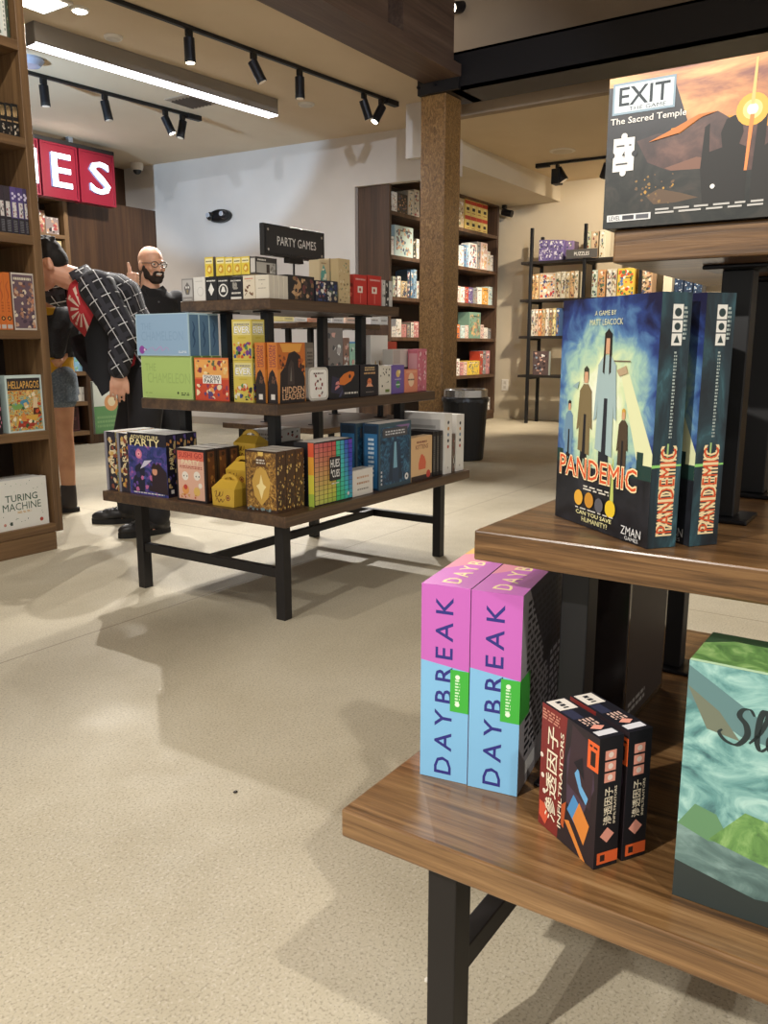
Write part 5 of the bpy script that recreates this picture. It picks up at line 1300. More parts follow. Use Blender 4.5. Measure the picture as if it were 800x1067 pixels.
# spotlight clamped to the top of the built-in bookcase
q = on('y', 5.55, 526, 200)
T = thing('clamp_spotlight', 'small black spotlight under the soffit at the bookcase corner', 'spotlight', (q.x, 5.55, 3.059))
MB().bev(-.03, .03, -.03, .03, -.05, 0, BLACK, .004, 1).build('mount', T)
MB().tube((0, .03, -.09), (0, -.12, -.13), .045, .05, SATIN, 16).build('barrel', T)
# small bracket sign on the shelf edge behind the post
# trash bin beside the post
q = on('z', 0, 483, 481)
bx, by = q.x+.16, q.y+.08
T = thing('trash_bin', 'black round trash bin with steel rim beside the wooden post', 'trash bin', (bx, by, 0))
MB().lathe([(.17, 0), (.18, .01), (.215, .585)], (0, 0, 0), mat('0f0f12', .45), 32).build('body', T)
rr = random.Random(2)
lz = MB()
N_ = 48
vs = []
for k, (rad, z_) in enumerate(((.216, .60), (.224, .585), (.226, .555))):
    for i in range(N_):
        a = 2*PI*i/N_
        vs.append((math.cos(a)*(rad+rr.uniform(-.003, .004)), math.sin(a)*(rad+rr.uniform(-.003, .004)), z_+(rr.uniform(-.012, .012) if k == 2 else 0)))
lz.raw(vs, [(k*N_+i, k*N_+(i+1) % N_, (k+1)*N_+(i+1) % N_, (k+1)*N_+i) for k in range(2) for i in range(N_)], mat('1b1b1e', .3))
lz.build('liner', T)
MB().lathe([(.205, .585), (.21, .60), (.21, .665), (.2, .675), (.185, .665), (.17, .61)], (0, 0, 0), mat('b9b6b2', .22, .9), 40).build('rim', T, smooth=False)

# ---- stock on the display table far back ---------------------------------
GB = 'boxes on the far display table'
XQ, YQ = B2X-TS[2][0]/2, B2Y-TS[2][1]/2
for j, (a, b, yt, c, lab) in enumerate(((296, 306, 329, 'e0d090', 'pale yellow box on the top board of the far display table'), (307, 320, 331, 'd8d2c8', 'long white box on the top board of the far display table'), (321, 330, 331.5, 'c98a6a', 'orange-edged flat box on the top board of the far display table'), (332, 345, 330, 'e4e0d8', 'first white box by the front post, far display table top'), (346, 358, 330.5, 'dcd6cc', 'second white box past the front post, far display table top'), (360, 374, 329.5, 'e8c8b0', 'peach and white box, far display table top'), (386, 395, 328, 'e6e2da', 'white box by the right post gap, far display table top'), (396, 404, 329, 'd8d4cc', 'last white box on the far display table top'))):
    p, q = on('y', YQ+.03, a, yt+4), on('y', YQ+.03, b, yt+4)
    carton('game_box', lab, 'board game', max(.03, q.x-p.x), .12, max(.03, on('y', YQ+.03, (a+b)/2, yt).z-t3), (p.x, YQ+.03, t3), 0, c, dict(F=[('l', '8a8278', .15, .3, .85, .6, 1)]), GB)
YQ2 = B2Y-TS[1][1]/2
for j, (a, b, yt, c, lab) in enumerate(((340, 357, 342, '7d7670', 'big grey box in the shade of the far display table'), (358, 364, 352, '8a6a5a', 'brown mottled box beside the big grey one, far display table'), (365, 372, 358, '9ac4a8', 'small mint box, far display table'), (372.5, 377, 356, '6aa0c4', 'small blue box, far display table'))):
    p, q = on('y', YQ2+.04, a, yt+14), on('y', YQ2+.04, b, yt+14)
    carton('game_box', lab, 'board game', q.x-p.x, .1, on('y', YQ2+.04, (a+b)/2, yt).z-t2, (p.x, YQ2+.04, t2), 0, c, dict(F=[('b', ['b8b0a8', '4a4a4a', 'd0a090', 'e0e0d8'], .1, .1, .9, .9, 12, .08)]), GB)

# small chips lying on the concrete
for p, r_, c, lab in (((446, 1022), .008, 'e2dccf', 'small white chip on the floor beside the near table leg'), ((245, 826), .007, '2a241e', 'small dark stone chip on the open floor'), ((167, 719), .005, 'e8e2d6', 'tiny white crumb on the floor left of the table shadow')):
    q = on('z', 0, *p)
    b = MB().ball((0, 0, 0), 1, c, 5)
    rr = random.Random(int(p[0]))
    b.v = [(v[0]*r_*rr.uniform(.8, 1.2), v[1]*r_*.7*rr.uniform(.8, 1.2), (v[2]+1)*r_*.3) for v in b.v]
    tag(b.build('floor_chip', None, (q.x, q.y, .0005)), lab, 'chip')
# ------------------------------------------------------------------ people
SKIN = None
def skin(name, c0, c1):
    s = NT(name)
    c = s.ramp(s.noise(s.coords((1, 1, 1)), 14, 3, .5), [(.35, c0), (.65, c1)])
    s.b.inputs['Subsurface Weight'].default_value = .12
    s.b.inputs['Subsurface Radius'].default_value = (.02, .008, .004)
    return s.done(c, .5)
SK1 = skin('fair_skin', 'dba78a', 'e6b79c')
SK2 = skin('ruddy_skin', 'd8a084', 'e2b095')
SK3 = skin('tanned_skin', 'b98361', 'c8946f')

class Blob:
    """closed solids that are fused into one continuous skin"""
    def __init__(s):
        s.b = MB()
    def cap(s, a, ra, b, rb, n=16):
        a, b = Vector(a), Vector(b)
        d = b-a
        L = d.length
        d = d/L if L > 1e-6 else Vector((0, 0, 1))
        u = d.orthogonal().normalized(); w = d.cross(u)
        rings = []
        for k in range(1, 6):
            t = PI/2*(k/6-1)
            rings.append((a+d*ra*math.sin(t), ra*math.cos(t)))
        rings += [(a, ra), (b, rb)]
        for k in range(1, 6):
            t = PI/2*k/6
            rings.append((b+d*rb*math.sin(t), rb*math.cos(t)))
        vs = []
        for c, r in rings:
            vs += [c+(u*math.cos(2*PI*i/n)+w*math.sin(2*PI*i/n))*r for i in range(n)]
        fs = []
        for k in range(len(rings)-1):
            fs += [(k*n+i, k*n+(i+1) % n, (k+1)*n+(i+1) % n, (k+1)*n+i) for i in range(n)]
        fs += [list(range(n))[::-1], [(len(rings)-1)*n+i for i in range(n)]]
        s.b.raw(vs, fs, SK1)
        return s
    def chain(s, pts):
        for (p, r), (q, t) in zip(pts, pts[1:]):
            s.cap(p, r, q, t)
        return s
    def ball(s, c, rad, M=None, n=12):
        """ellipsoid with radii rad along the columns of M"""
        M = M or Matrix.Identity(3)
        c = Vector(c)
        b = MB().ball((0, 0, 0), 1, SK1, n)
        vs = [c+M@Vector((v[0]*rad[0], v[1]*rad[1], v[2]*rad[2])) for v in b.v]
        s.b.raw(vs, b.f, SK1)
        return s
    def rings(s, rs, n=24):
        """loft of (centre, side vector, depth vector), capped"""
        vs = []
        for c, a, b in rs:
            vs += [Vector(c)+Vector(a)*math.cos(2*PI*i/n)+Vector(b)*math.sin(2*PI*i/n) for i in range(n)]
        fs = []
        for k in range(len(rs)-1):
            fs += [(k*n+i, k*n+(i+1) % n, (k+1)*n+(i+1) % n, (k+1)*n+i) for i in range(n)]
        fs += [list(range(n))[::-1], [(len(rs)-1)*n+i for i in range(n)]]
        c0 = Vector(rs[0][0]); c1 = Vector(rs[-1][0])
        if Vector(rs[0][1]).cross(Vector(rs[0][2])).dot(c1-c0) < 0:
            fs = [list(f)[::-1] for f in fs]
        s.b.raw(vs, fs, SK1)
        return s
    def build(s, name, parent, m, voxel=.008, smooth=3, fac=.5):
        o = s.b.build(name, None)
        md = o.modifiers.new('fuse', 'REMESH'); md.mode = 'VOXEL'; md.voxel_size = voxel
        ms = o.modifiers.new('soften', 'SMOOTH'); ms.factor = fac; ms.iterations = smooth
        dg = bpy.context.evaluated_depsgraph_get()
        me = bpy.data.meshes.new_from_object(o.evaluated_get(dg))
        me.name = name
        o.modifiers.clear()
        old = o.data
        o.data = me
        bpy.data.meshes.remove(old)
        me.materials.clear()
        me.materials.append(mat(m))
        me.polygons.foreach_set('material_index', [0]*len(me.polygons))
        me.polygons.foreach_set('use_smooth', [True]*len(me.polygons))
        o.name = name
        if parent:
            o.parent = parent
            o.matrix_parent_inverse = parent.matrix_basis.inverted()
        return o
def attach(o, parent):
    o.parent = parent
    o.matrix_parent_inverse = parent.matrix_basis.inverted()
    return o

def frame3(f, u):
    """columns: side (person's left), front, up"""
    f = Vector(f).normalized(); u = Vector(u)
    l = u.cross(f).normalized()
    u = f.cross(l)
    return Matrix((l, f, u)).transposed()
def head_blob(B, c, M, k=1.):
    """skull, jaw, nose, ears about the centre c (eye height)"""
    P = lambda x, y, z: Vector(c)+M@Vector((x*k, y*k, z*k))
    B.ball(P(0, -.012, .03), (.077*k, .098*k, .090*k), M)
    B.ball(P(0, .030, -.02), (.062*k, .062*k, .085*k), M)
    B.ball(P(0, .050, -.075), (.040*k, .040*k, .038*k), M)          # jaw
    B.ball(P(0, .075, -.092), (.022*k, .020*k, .020*k), M)          # chin
    B.ball(P(0, .072, .022), (.052*k, .020*k, .012*k), M)           # brow
    B.cap(P(0, .085, .008), .009*k, P(0, .106, -.030), .013*k)       # nose
    for s_ in (-1, 1):
        B.ball(P(s_*.010, .098, -.033), (.009*k, .010*k, .008*k), M)
        B.ball(P(s_*.042, .062, -.025), (.024*k, .024*k, .022*k), M)  # cheek
        B.ball(P(s_*.078, -.010, -.012), (.010*k, .022*k, .033*k), M)  # ear
    B.ball(P(0, .089, -.055), (.024*k, .012*k, .006*k), M)
    B.ball(P(0, .086, -.066), (.020*k, .012*k, .007*k), M)
    return P
def hand_blob(B, w, d, nrm, k=1., curl=(.35, .3, .3, .35), thumb=(.6, .5), spread=.07, side=1):
    """hand at wrist w pointing along d, back of the hand facing nrm; side = which way the thumb lies"""
    d = Vector(d).normalized(); nrm = Vector(nrm)
    a = d.cross(nrm).normalized()*side
    nrm = a.cross(d).normalized()*side
    M = Matrix((a, d, nrm)).transposed()
    B.ball(w+d*.048*k, (.040*k, .052*k, .017*k), M)
    B.cap(w-d*.01, .026*k, w+d*.03*k, .026*k)
    for i, (off, L) in enumerate(((.034, .076), (.0115, .086), (-.0115, .079), (-.034, .062))):
        p = w+d*.088*k+a*off*k
        ang_ = off*spread*30
        dd_ = (d+a*ang_*.12).normalized()
        c_ = curl[i]
        r = .0086*k
        B.cap(p-d*.03*k, r*1.1, p, r*1.08)
        for seg, fr in enumerate((.45, .32, .23)):
            th = c_*(seg+.6)
            v = dd_*math.cos(th)-nrm*math.sin(th)
            q = p+v*L*fr*k
            B.cap(p, r, q, r*.93)
            p, r = q, r*.93
    p = w+d*.025*k+a*.032*k
    t0 = (d*math.cos(thumb[0])+a*math.sin(thumb[0])).normalized()
    q = p+t0*.040*k
    B.cap(p, .013*k, q, .0115*k)
    t1_ = (d*math.cos(thumb[1])+a*math.sin(thumb[1])).normalized()
    q2 = q+t1_*.030*k
    B.cap(q, .0112*k, q2, .0098*k)
    B.cap(q2, .0098*k, q2+t1_*.020*k, .0088*k)

def plaid(name, axis_u, axis_v):
    """black cloth woven with thin white lines along two directions"""
    s = NT(name)
    tc = s.n('ShaderNodeTexCoord')
    out = None
    base = s.ramp(s.noise(tc.outputs['Object'], 30, 3), [(.3, '131317'), (.7, '1f1f25')])
    for vec, per in ((axis_u, .085), (axis_v, .075)):
        dp = s.n('ShaderNodeVectorMath', operation='DOT_PRODUCT')
        dp.inputs[1].default_value = tuple(vec)
        s.l(tc.outputs['Object'], dp.inputs[0])
        for off, wd_, c in ((.0, .0023, 'cfcfd2'), (.028, .012, '34343c')):
            a = s.n('ShaderNodeMath', operation='ADD'); a.inputs[1].default_value = off
            s.l(dp.outputs['Value'], a.inputs[0])
            b = s.n('ShaderNodeMath', operation='PINGPONG'); b.inputs[1].default_value = per/2
            s.l(a.outputs[0], b.inputs[0])
            d = s.n('ShaderNodeMath', operation='LESS_THAN'); d.inputs[1].default_value = wd_
            s.l(b.outputs[0], d.inputs[0])
            base = s.mix(base, c, d.outputs[0])
    return s.done(base, .85)

# ---- man bending forward in a plaid overshirt ----------------------------
NL = Vector((.62, .78, 0)).normalized()          # away from the viewer
NF = Vector((-.78, .62, 0)).normalized()         # the way he faces
P0 = NL.dot(Vector((3.2, 3.95, 0)))
def bp(px, py, off=0):
    d = fw+rt*((px-400)/FOC)-up*((py-533.5)/FOC)
    return CAM+d*((P0+off-NL.dot(CAM))/NL.dot(d))
man = thing('person', 'person in black and white plaid overshirt and red T-shirt bending towards the left bookcase', 'person', (bp(140, 545).x, bp(140, 545).y, 0))
pel, wai, che, nkb = bp(150, 384), bp(138, 354), bp(112, 313), bp(82, 293)
hc = bp(49, 276)
ax = (che-wai).normalized()
nb = NL.cross(ax)
if nb.z < 0:
    nb = -nb
hf = (NF*.85+Vector((0, 0, -.52))).normalized()
HM = frame3(hf, (NF*.52+Vector((0, 0, .85))))
B = Blob()
P = head_blob(B, hc, HM, 1.02)
B.cap(hc-hf*.03-Vector((0, 0, .05)), .062, nkb+nb*.0, .072)
B.rings([(pel, NL*.165, nb*.115), (wai, NL*.15, nb*.105), (che, NL*.175, nb*.12), (che*.4+nkb*.6, NL*.165, nb*.10), (nkb, NL*.07, nb*.06)])
shN, shF = bp(101, 300, -.19), bp(92, 300, .19)
elN, wrN = bp(129, 347, -.25), bp(123.5, 387, -.25)
elF, wrF = bp(60, 306, .28), bp(42, 300, .22)
B.chain([(shN, .055), (elN, .043), (wrN, .029)])
B.chain([(shF, .055), (elF, .043), (wrF, .029)])
dn = (bp(122, 412, -.25)-wrN).normalized()
hand_blob(B, wrN, dn, -NL*.9+NF*.1, 1.0, (.3, .28, .3, .34), (.45, .15), .09, -1)
hand_blob(B, wrF, (NF+Vector((0, 0, -.2))), Vector((0, 0, 1)), 1.0)
toeN, heelN = Vector((2.99, 3.80, 0)), Vector((3.27, 3.70, 0))
toeF, heelF = Vector((3.17, 4.27, 0)), Vector((3.36, 4.06, 0))
hipN, hipF = bp(153, 392, -.09), bp(150, 392, .09)
knN, knF = bp(150, 462, -.11), bp(132, 458, .12)
anN = heelN*.78+toeN*.22+Vector((0, 0, .10))
anF = heelF*.78+toeF*.22+Vector((0, 0, .10))
for h_, k_, a_, t_ in ((hipN, knN, anN, toeN), (hipF, knF, anF, toeF)):
    B.chain([(h_, .085), (k_, .058), (a_, .04)])
    B.cap(a_-Vector((0, 0, .05)), .036, t_*.8+a_*.2-Vector((0, 0, .03)), .028)
B.build('body', man, SK2, .005, 3)
# hair
H = Blob()
H.ball(P(0, -.022, .052), (.084, .100, .086), HM)
H.ball(P(0, -.055, .010), (.078, .066, .080), HM)
H.ball(P(0, .045, .088), (.058, .05, .035), HM)
for i in range(26):
    t = i*2.4
    r_ = .05+.022*math.sin(i*1.7)
    zz_ = .052+.082*math.sqrt(max(0, 1-(r_/.085)**2))
    H.ball(P(math.cos(t)*r_, -.022+math.sin(t)*r_*1.1, zz_), (.018, .022, .014), HM, 6)
H.build('hair', man, mat('16120f', .75), .006, 2)
# earpiece loop seen as the ear's pale upper edge and eyes
E_ = MB()
for s_ in (-1, 1):
    E_.ball(P(s_*.030, .083, .004), .011, 'e8e2da', 8)
    E_.ball(P(s_*.030, .092, .003), .005, '1a1412', 6)
attach(E_.build('eyes', None, smooth=True), man)
# T-shirt
T_ = Blob()
T_.rings([(pel, NL*.175, nb*.125), (wai-nb*.04, NL*.175, nb*.155), (che-nb*.05, NL*.20, nb*.185), (che*.4+nkb*.6-nb*.02, NL*.185, nb*.13), (nkb*.9+che*.1, NL*.10, nb*.085), (nkb+ax*.01, NL*.08, nb*.07)])
tee = T_.build('t_shirt', man, mat('c2323c', .8), .009, 3)
# pale sunburst print on the chest; its rays follow the shirt front: thin strips lifted off the cloth
ray_mat = mat('ead2c4', .8)
rays = MB()
org = bp(86, 352, -.03)
import mathutils
from mathutils.bvhtree import BVHTree
bv = BVHTree.FromPolygons([tee.matrix_world@v.co for v in tee.data.vertices], [list(p.vertices) for p in tee.data.polygons])
def on_cloth(px, py, lift=.003):
    d = (fw+rt*((px-400)/FOC)-up*((py-533.5)/FOC)).normalized()
    h = bv.ray_cast(CAM, d)
    return (h[0]+h[1]*lift) if h[0] is not None else None
for k in range(7):
    t = R(120+k*30)
    pts = []
    for r_ in (3, 7, 11, 15):
        for s_ in (-1, 1):
            pts.append(on_cloth(85+math.cos(t+s_*.11)*r_, 322-math.sin(t+s_*.11)*r_*1.7))
    for i in range(3):
        q = [pts[2*i], pts[2*i+1], pts[2*i+3], pts[2*i+2]]
        if all(v is not None for v in q):
            rays.raw(q, [(0, 1, 2, 3)], ray_mat)
if rays.v:
    rr_ = attach(rays.build('chest_print', None), man)
# overshirt
PL = plaid('plaid_cloth', ax, nb*.6+NL*.8)
O = MB()
def shell(rs, a0, a1, n, m, th=.008):
    vs = []
    for lift in (0, -th):
        for c, l_, b_ in rs:
            for i in range(n+1):
                t = R(a0+(a1-a0)*i/n)
                L_, B_ = Vector(l_), Vector(b_)
                rad = 1+lift/max(L_.length, .01)
                vs.append(Vector(c)+(B_*math.cos(t)+L_*math.sin(t))*rad)
    N = n+1; K = len(rs)
    fs = []
    for k in range(K-1):
        for i in range(n):
            fs.append((k*N+i, k*N+i+1, (k+1)*N+i+1, (k+1)*N+i))
            o_ = K*N
            fs.append((o_+k*N+i, o_+(k+1)*N+i, o_+(k+1)*N+i+1, o_+k*N+i+1))
    for k in range(K-1):
        for i in (0, n):
            fs.append((k*N+i, (k+1)*N+i, K*N+(k+1)*N+i, K*N+k*N+i))
    for k in (0, K-1):
        for i in range(n):
            fs.append((k*N+i, k*N+i+1, K*N+k*N+i+1, K*N+k*N+i))
    O.raw(vs, fs, m)
hem = bp(158, 404)
dwn = Vector((0, 0, -1))
rs = [(hem, NL*.215, nb*.165), (pel, NL*.205, nb*.16), (wai, NL*.195, nb*.16), (wai*.5+che*.5, NL*.20, nb*.165), (wai*.25+che*.75, NL*.213, nb*.185), (che, NL*.218, nb*.195), (che*.5+nkb*.5, NL*.212, nb*.19), (nkb*.85+che*.15, NL*.17, nb*.14), (nkb+ax*.02, NL*.105, nb*.095)]
shell(rs, -98, 150, 26, PL)
# collar
shell([(nkb+ax*.01, NL*.108, nb*.100), (nkb+ax*.055, NL*.098, nb*.088)], -105, 125, 18, PL, .012)
# near front panel hanging open
fp = [bp(100, 322, -.20), bp(112, 336, -.22), bp(128, 372, -.20), bp(119, 404, -.16), bp(106, 413, -.14), bp(92, 385, -.17), bp(88, 352, -.19)]
off = NL*.010
O.raw(fp+[p+off for p in fp], [tuple(range(7)), tuple(range(13, 6, -1))]+[(i, (i+1) % 7, 7+(i+1) % 7, 7+i) for i in range(7)], mat('17171b', .85))
fp = [bp(92, 345, .12), bp(104, 352, .12), bp(113, 390, .1), bp(100, 402, .1), bp(78, 372, .1), bp(72, 352, .12)]
O.raw(fp+[p+off for p in fp], [tuple(range(6)), tuple(range(11, 5, -1))]+[(i, (i+1) % 6, 6+(i+1) % 6, 6+i) for i in range(6)], mat('1b1a1f', .85))
ov = attach(O.build('overshirt', None, smooth=True), man)
for (a_, b_, c_) in ((shN, elN, wrN), (shF, elF, wrF)):
    S_ = Blob()
    up_ = (a_+che)*.5
    S_.cap(up_, .115, a_, .098)
    S_.chain([(a_, .098), (a_*.5+b_*.5, .088), (b_, .078), (b_*.35+c_*.65, .066), (c_-(c_-b_).normalized()*.015, .058)])
    S_.build('sleeve', man, plaid('plaid_sleeve', (b_-a_).normalized(), NL.cross((b_-a_).normalized())), .009, 3)
    MB_ = MB()
    dd_ = (c_-b_).normalized()
    MB_.tube(c_-dd_*.05, c_+dd_*.008, .054, .05, PL, 20)
    attach(MB_.build('cuff', None, smooth=True), man)
# dark phone in the near hand
# trousers
TR = mat('1d1c20', .8)
Tz = Blob()
Tz.rings([(pel-ax*.05, NL*.19, nb*.145), (pel, NL*.185, nb*.14), (wai*.6+pel*.4, NL*.175, nb*.13)])
for h_, k_, a_ in ((hipN, knN, anN), (hipF, knF, anF)):
    Tz.chain([(h_, .118), (h_*.5+k_*.5, .10), (k_, .085), (k_*.4+a_*.6, .078), (a_+Vector((0, 0, .01)), .072)])
Tz.build('trousers', man, TR, .01, 4)
def shoe(parent, heel, toe, an, L=1., sole='0d0c0d', up_='1a1718', lace=True, wd=.047):
    d = (toe-heel); d.z = 0; ln = d.length; d.normalize()
    s_ = Vector((-d.y, d.x, 0))
    Z = Vector((0, 0, 1))
    U = Blob()
    U.rings([(heel+d*.01+Z*.02, s_*wd*.8, d*.0+Z*.001+d*.02), (heel+d*.01+Z*.03, s_*wd*.85, d*.03)], 12) if 0 else None
    U.ball(heel+d*.055+Z*.055, (wd*.85, .062, .055), Matrix((s_, d, Z)).transposed())
    U.ball(heel+d*ln*.55+Z*.05, (wd*.95, ln*.30, .045), Matrix((s_, d, Z)).transposed())
    U.ball(heel+d*(ln-.075)+Z*.043, (wd*1.02, .082, .038), Matrix((s_, d, Z)).transposed())
    U.cap(heel+d*.075+Z*.06, .05, an+Z*.04, .052)
    sh = U.build('shoe', parent, mat(up_, .45), .007, 3)
    so = MB()
    pts = []
    n = 20
    for i in range(n):
        t = 2*PI*i/n
        q = math.cos(t)
        w_ = wd*(1.05 if q > 0 else .9)
        pts.append(heel+d*(ln/2+q*(ln/2+.008))+s_*math.sin(t)*w_*1.1)
    vs = [p+Z*.001 for p in pts]+[p+Z*.032 for p in pts]
    so.raw(vs, [(i, (i+1) % n, n+(i+1) % n, n+i) for i in range(n)]+[tuple(range(n))[::-1], tuple(range(n, 2*n))], mat(sole, .7))
    b_ = so.build('sole', None)
    attach(b_, sh)
    b_.matrix_parent_inverse = (sh.parent.matrix_basis @ sh.matrix_parent_inverse).inverted() if False else Matrix.Identity(4)
    if lace:
        lc = MB()
        for i in range(5):
            c_ = heel+d*(ln*.42+i*.022)+Z*(.098-i*.004)
            lc.tube(c_-s_*.028, c_+s_*.028+d*.008, .0035, .0035, mat('2a2a2c', .7), 6)
        l_ = lc.build('laces', None)
        attach(l_, sh)
        l_.matrix_parent_inverse = Matrix.Identity(4)
    return sh
shoe(man, heelN, toeN, anN)
shoe(man, heelF, toeF, anF)
ZZ = Vector((0, 0, 1))
phn = MB()
MM = Matrix((dn, NL, dn.cross(NL))).transposed()
phn.bev(-.035, .035, -.005, .005, -.03, .03, mat('121214', .2), .003, 2)
hp = wrN+dn*.075+NL*.03
tg = tag(phn.build('phone', None, None), 'dark phone held in the lowered hand of the plaid overshirt wearer', 'phone')
tg.matrix_world = Matrix.Translation(hp)@MM.to_4x4()

# ---- bald man giving a thumbs-up ------------------------------------------
bc = Vector((3.97, 4.56, 0))
man2 = thing('person', 'bald bearded person in black shirt and glasses giving a thumbs-up behind the table', 'person', (bc.x, bc.y, 0))
tv = Vector((-bc.x, -bc.y, 0)).normalized()
rv = Vector((rt.x, rt.y, 0)).normalized()
f2 = (tv*.80+rv*.60).normalized()
l2 = ZZ.cross(f2).normalized()
HM2 = frame3(f2+Vector((0, 0, -.08)), ZZ)
hc2 = bc+ZZ*1.608+f2*.03
B = Blob()
P = head_blob(B, hc2, HM2, 1.0)
bt = (tv*.9+rv*.4).normalized()
bl = ZZ.cross(bt).normalized()
B.cap(hc2-ZZ*.08-f2*.02, .06, bc+ZZ*1.43, .066)
ch_ = lambda z, a, b: (bc+ZZ*z, bl*a, bt*b)
B.rings([ch_(.93, .165, .11), ch_(1.1, .15, .105), ch_(1.28, .175, .115), ch_(1.38, .165, .10), ch_(1.44, .07, .06)])
# his right hand is on the image left
sR, sL = bc+ZZ*1.385-bl*.185, bc+ZZ*1.385+bl*.185
w2 = on('y', bc.y-.30, 138.5, 299)
w2 = bc+(w2-bc)
eR = sR-bl*.10+bt*.10-ZZ*.24
eR = Vector((sR.x*.55+w2.x*.45, sR.y*.55+w2.y*.45, 1.13))-bl*.05
B.chain([(sR, .052), (eR, .042), (w2, .029)])
eL, wL = sL+bl*.05-ZZ*.28, sL+bl*.05-ZZ*.52+bt*.08
B.chain([(sL, .052), (eL, .042), (wL, .029)])
hand_blob(B, wL, -ZZ, bl, 1.0)
# thumbs-up fist: fingers folded towards the viewer, thumb upright
fd = (on('y', w2.y, 141, 284)-w2).normalized()
fist = w2+ZZ*.045
S = Matrix((rv, tv, ZZ)).transposed()
B.ball(fist, (.036, .030, .044), S)
B.cap(w2, .029, fist, .032)
for i in range(4):
    zz_ = fist+ZZ*(.030-.0195*i)
    a_ = zz_-rv*.026+tv*.012
    b_ = zz_+rv*.022+tv*.034
    c_ = zz_+rv*.034+tv*.008
    B.cap(a_, .0100, b_, .0105); B.cap(b_, .0105, c_, .0095)
B.cap(fist+ZZ*.028-rv*.012+tv*.012, .0135, fist+ZZ*.066-rv*.016+tv*.012, .0118)
B.cap(fist+ZZ*.066-rv*.016+tv*.012, .0118, fist+ZZ*.094-rv*.021+tv*.010, .0098)
for s_ in (-1, 1):
    hp_, kn_, an_ = bc+ZZ*.90+bl*.09*s_, bc+ZZ*.50+bl*.10*s_, bc+ZZ*.09+bl*.11*s_
    B.chain([(hp_, .082), (kn_, .056), (an_, .038)])
    B.cap(an_-ZZ*.045, .034, an_-ZZ*.05+bt*.13, .028)
B.build('body', man2, SK1, .0055, 4)
bd = Blob()
bd.ball(P(0, .050, -.090), (.047, .048, .036), HM2)
bd.ball(P(0, .080, -.096), (.034, .028, .028), HM2)
for s_ in (-1, 1):
    bd.ball(P(s_*.031, .086, -.068), (.010, .016, .022), HM2)
for s_ in (-1, 1):
    bd.ball(P(s_*.050, .028, -.060), (.022, .030, .040), HM2)
    bd.ball(P(s_*.060, .008, -.028), (.014, .016, .028), HM2)
    bd.ball(P(s_*.020, .098, -.047), (.020, .010, .0075), HM2)
bd.build('beard', man2, mat('2b211c', .8), .0045, 2)
eb = MB()
gl = MB()
def hp3(x, y, z):
    return P(x, y, z)
for s_ in (-1, 1):
    eb.ball(hp3(s_*.030, .0775, .002), .0095, 'ebe6df', 8)
    eb.ball(hp3(s_*.030, .0855, .001), .0048, '231a14', 6)
attach(eb.build('eyes', None, smooth=True), man2)
for s_ in (-1, 1):
    n = 18
    ps = [hp3(s_*.033+math.cos(2*PI*i/n)*.026, .100-abs(math.cos(2*PI*i/n)*.004), .001+math.sin(2*PI*i/n)*.018) for i in range(n)]
    for i in range(n):
        gl.tube(ps[i], ps[(i+1) % n], .0026, .0026, BLACK, 6)
    gl.tube(hp3(s_*.059, .098, .008), hp3(s_*.080, -.01, .006), .0025, .0025, BLACK, 6)
gl.tube(hp3(-.008, .102, .004), hp3(.008, .102, .004), .0025, .0025, BLACK, 6)
attach(gl.build('glasses', None), man2)
mo = MB()
mo.ball((0, 0, 0), 1, 'f0ebe4', 10)
mo.v = [tuple(hp3(v[0]*.026, .102+v[1]*.009-abs(v[0])*.012, -.061+v[2]*.0075+abs(v[0])*.006)) for v in mo.v]
attach(mo.build('teeth', None, smooth=True), man2)
sh2 = Blob()
sh2.rings([ch_(.86, .195, .14), ch_(1.0, .185, .135), ch_(1.28, .20, .14), ch_(1.39, .19, .118), ch_(1.45, .10, .085)])
for a_, b_, c_ in ((sR, eR, w2), (sL, eL, wL)):
    m_ = b_*.45+c_*.55
    sh2.chain([(a_-ZZ*.01, .078), (b_, .066), (m_, .058)])
sh2.build('shirt', man2, mat('17171a', .8), .009, 3)
for s_ in (-1, 1):
    cl = MB()
    b0_ = bc+ZZ*1.445+bt*.07+bl*.015*s_
    cl.raw([b0_+ZZ*.03+bl*.055*s_-bt*.02, b0_, b0_-ZZ*.05+bl*.045*s_+bt*.04, b0_+bl*.075*s_+bt*.0], [(0, 1, 2, 3)], '232327')
    attach(cl.build('collar', None), man2)
for i in range(3):
    cl = MB()
    cl.tube(bc+ZZ*(1.36-.09*i)+bt*.139, bc+ZZ*(1.36-.09*i)+bt*.144, .006, .006, mat('5a5a5e', .4), 8)
    attach(cl.build('button', None), man2)
t2_ = Blob()
t2_.rings([ch_(.80, .18, .13), ch_(.96, .175, .125)])
for s_ in (-1, 1):
    t2_.chain([(bc+ZZ*.88+bl*.09*s_, .105), (bc+ZZ*.50+bl*.10*s_, .082), (bc+ZZ*.08+bl*.11*s_, .07)])
t2_.build('trousers', man2, mat('1f2026', .8), .01, 3)
for s_ in (-1, 1):
    an_ = bc+ZZ*.09+bl*.11*s_
    hl = Vector((an_.x, an_.y, 0))-bt*.07
    shoe(man2, hl, hl+bt*.28, an_)

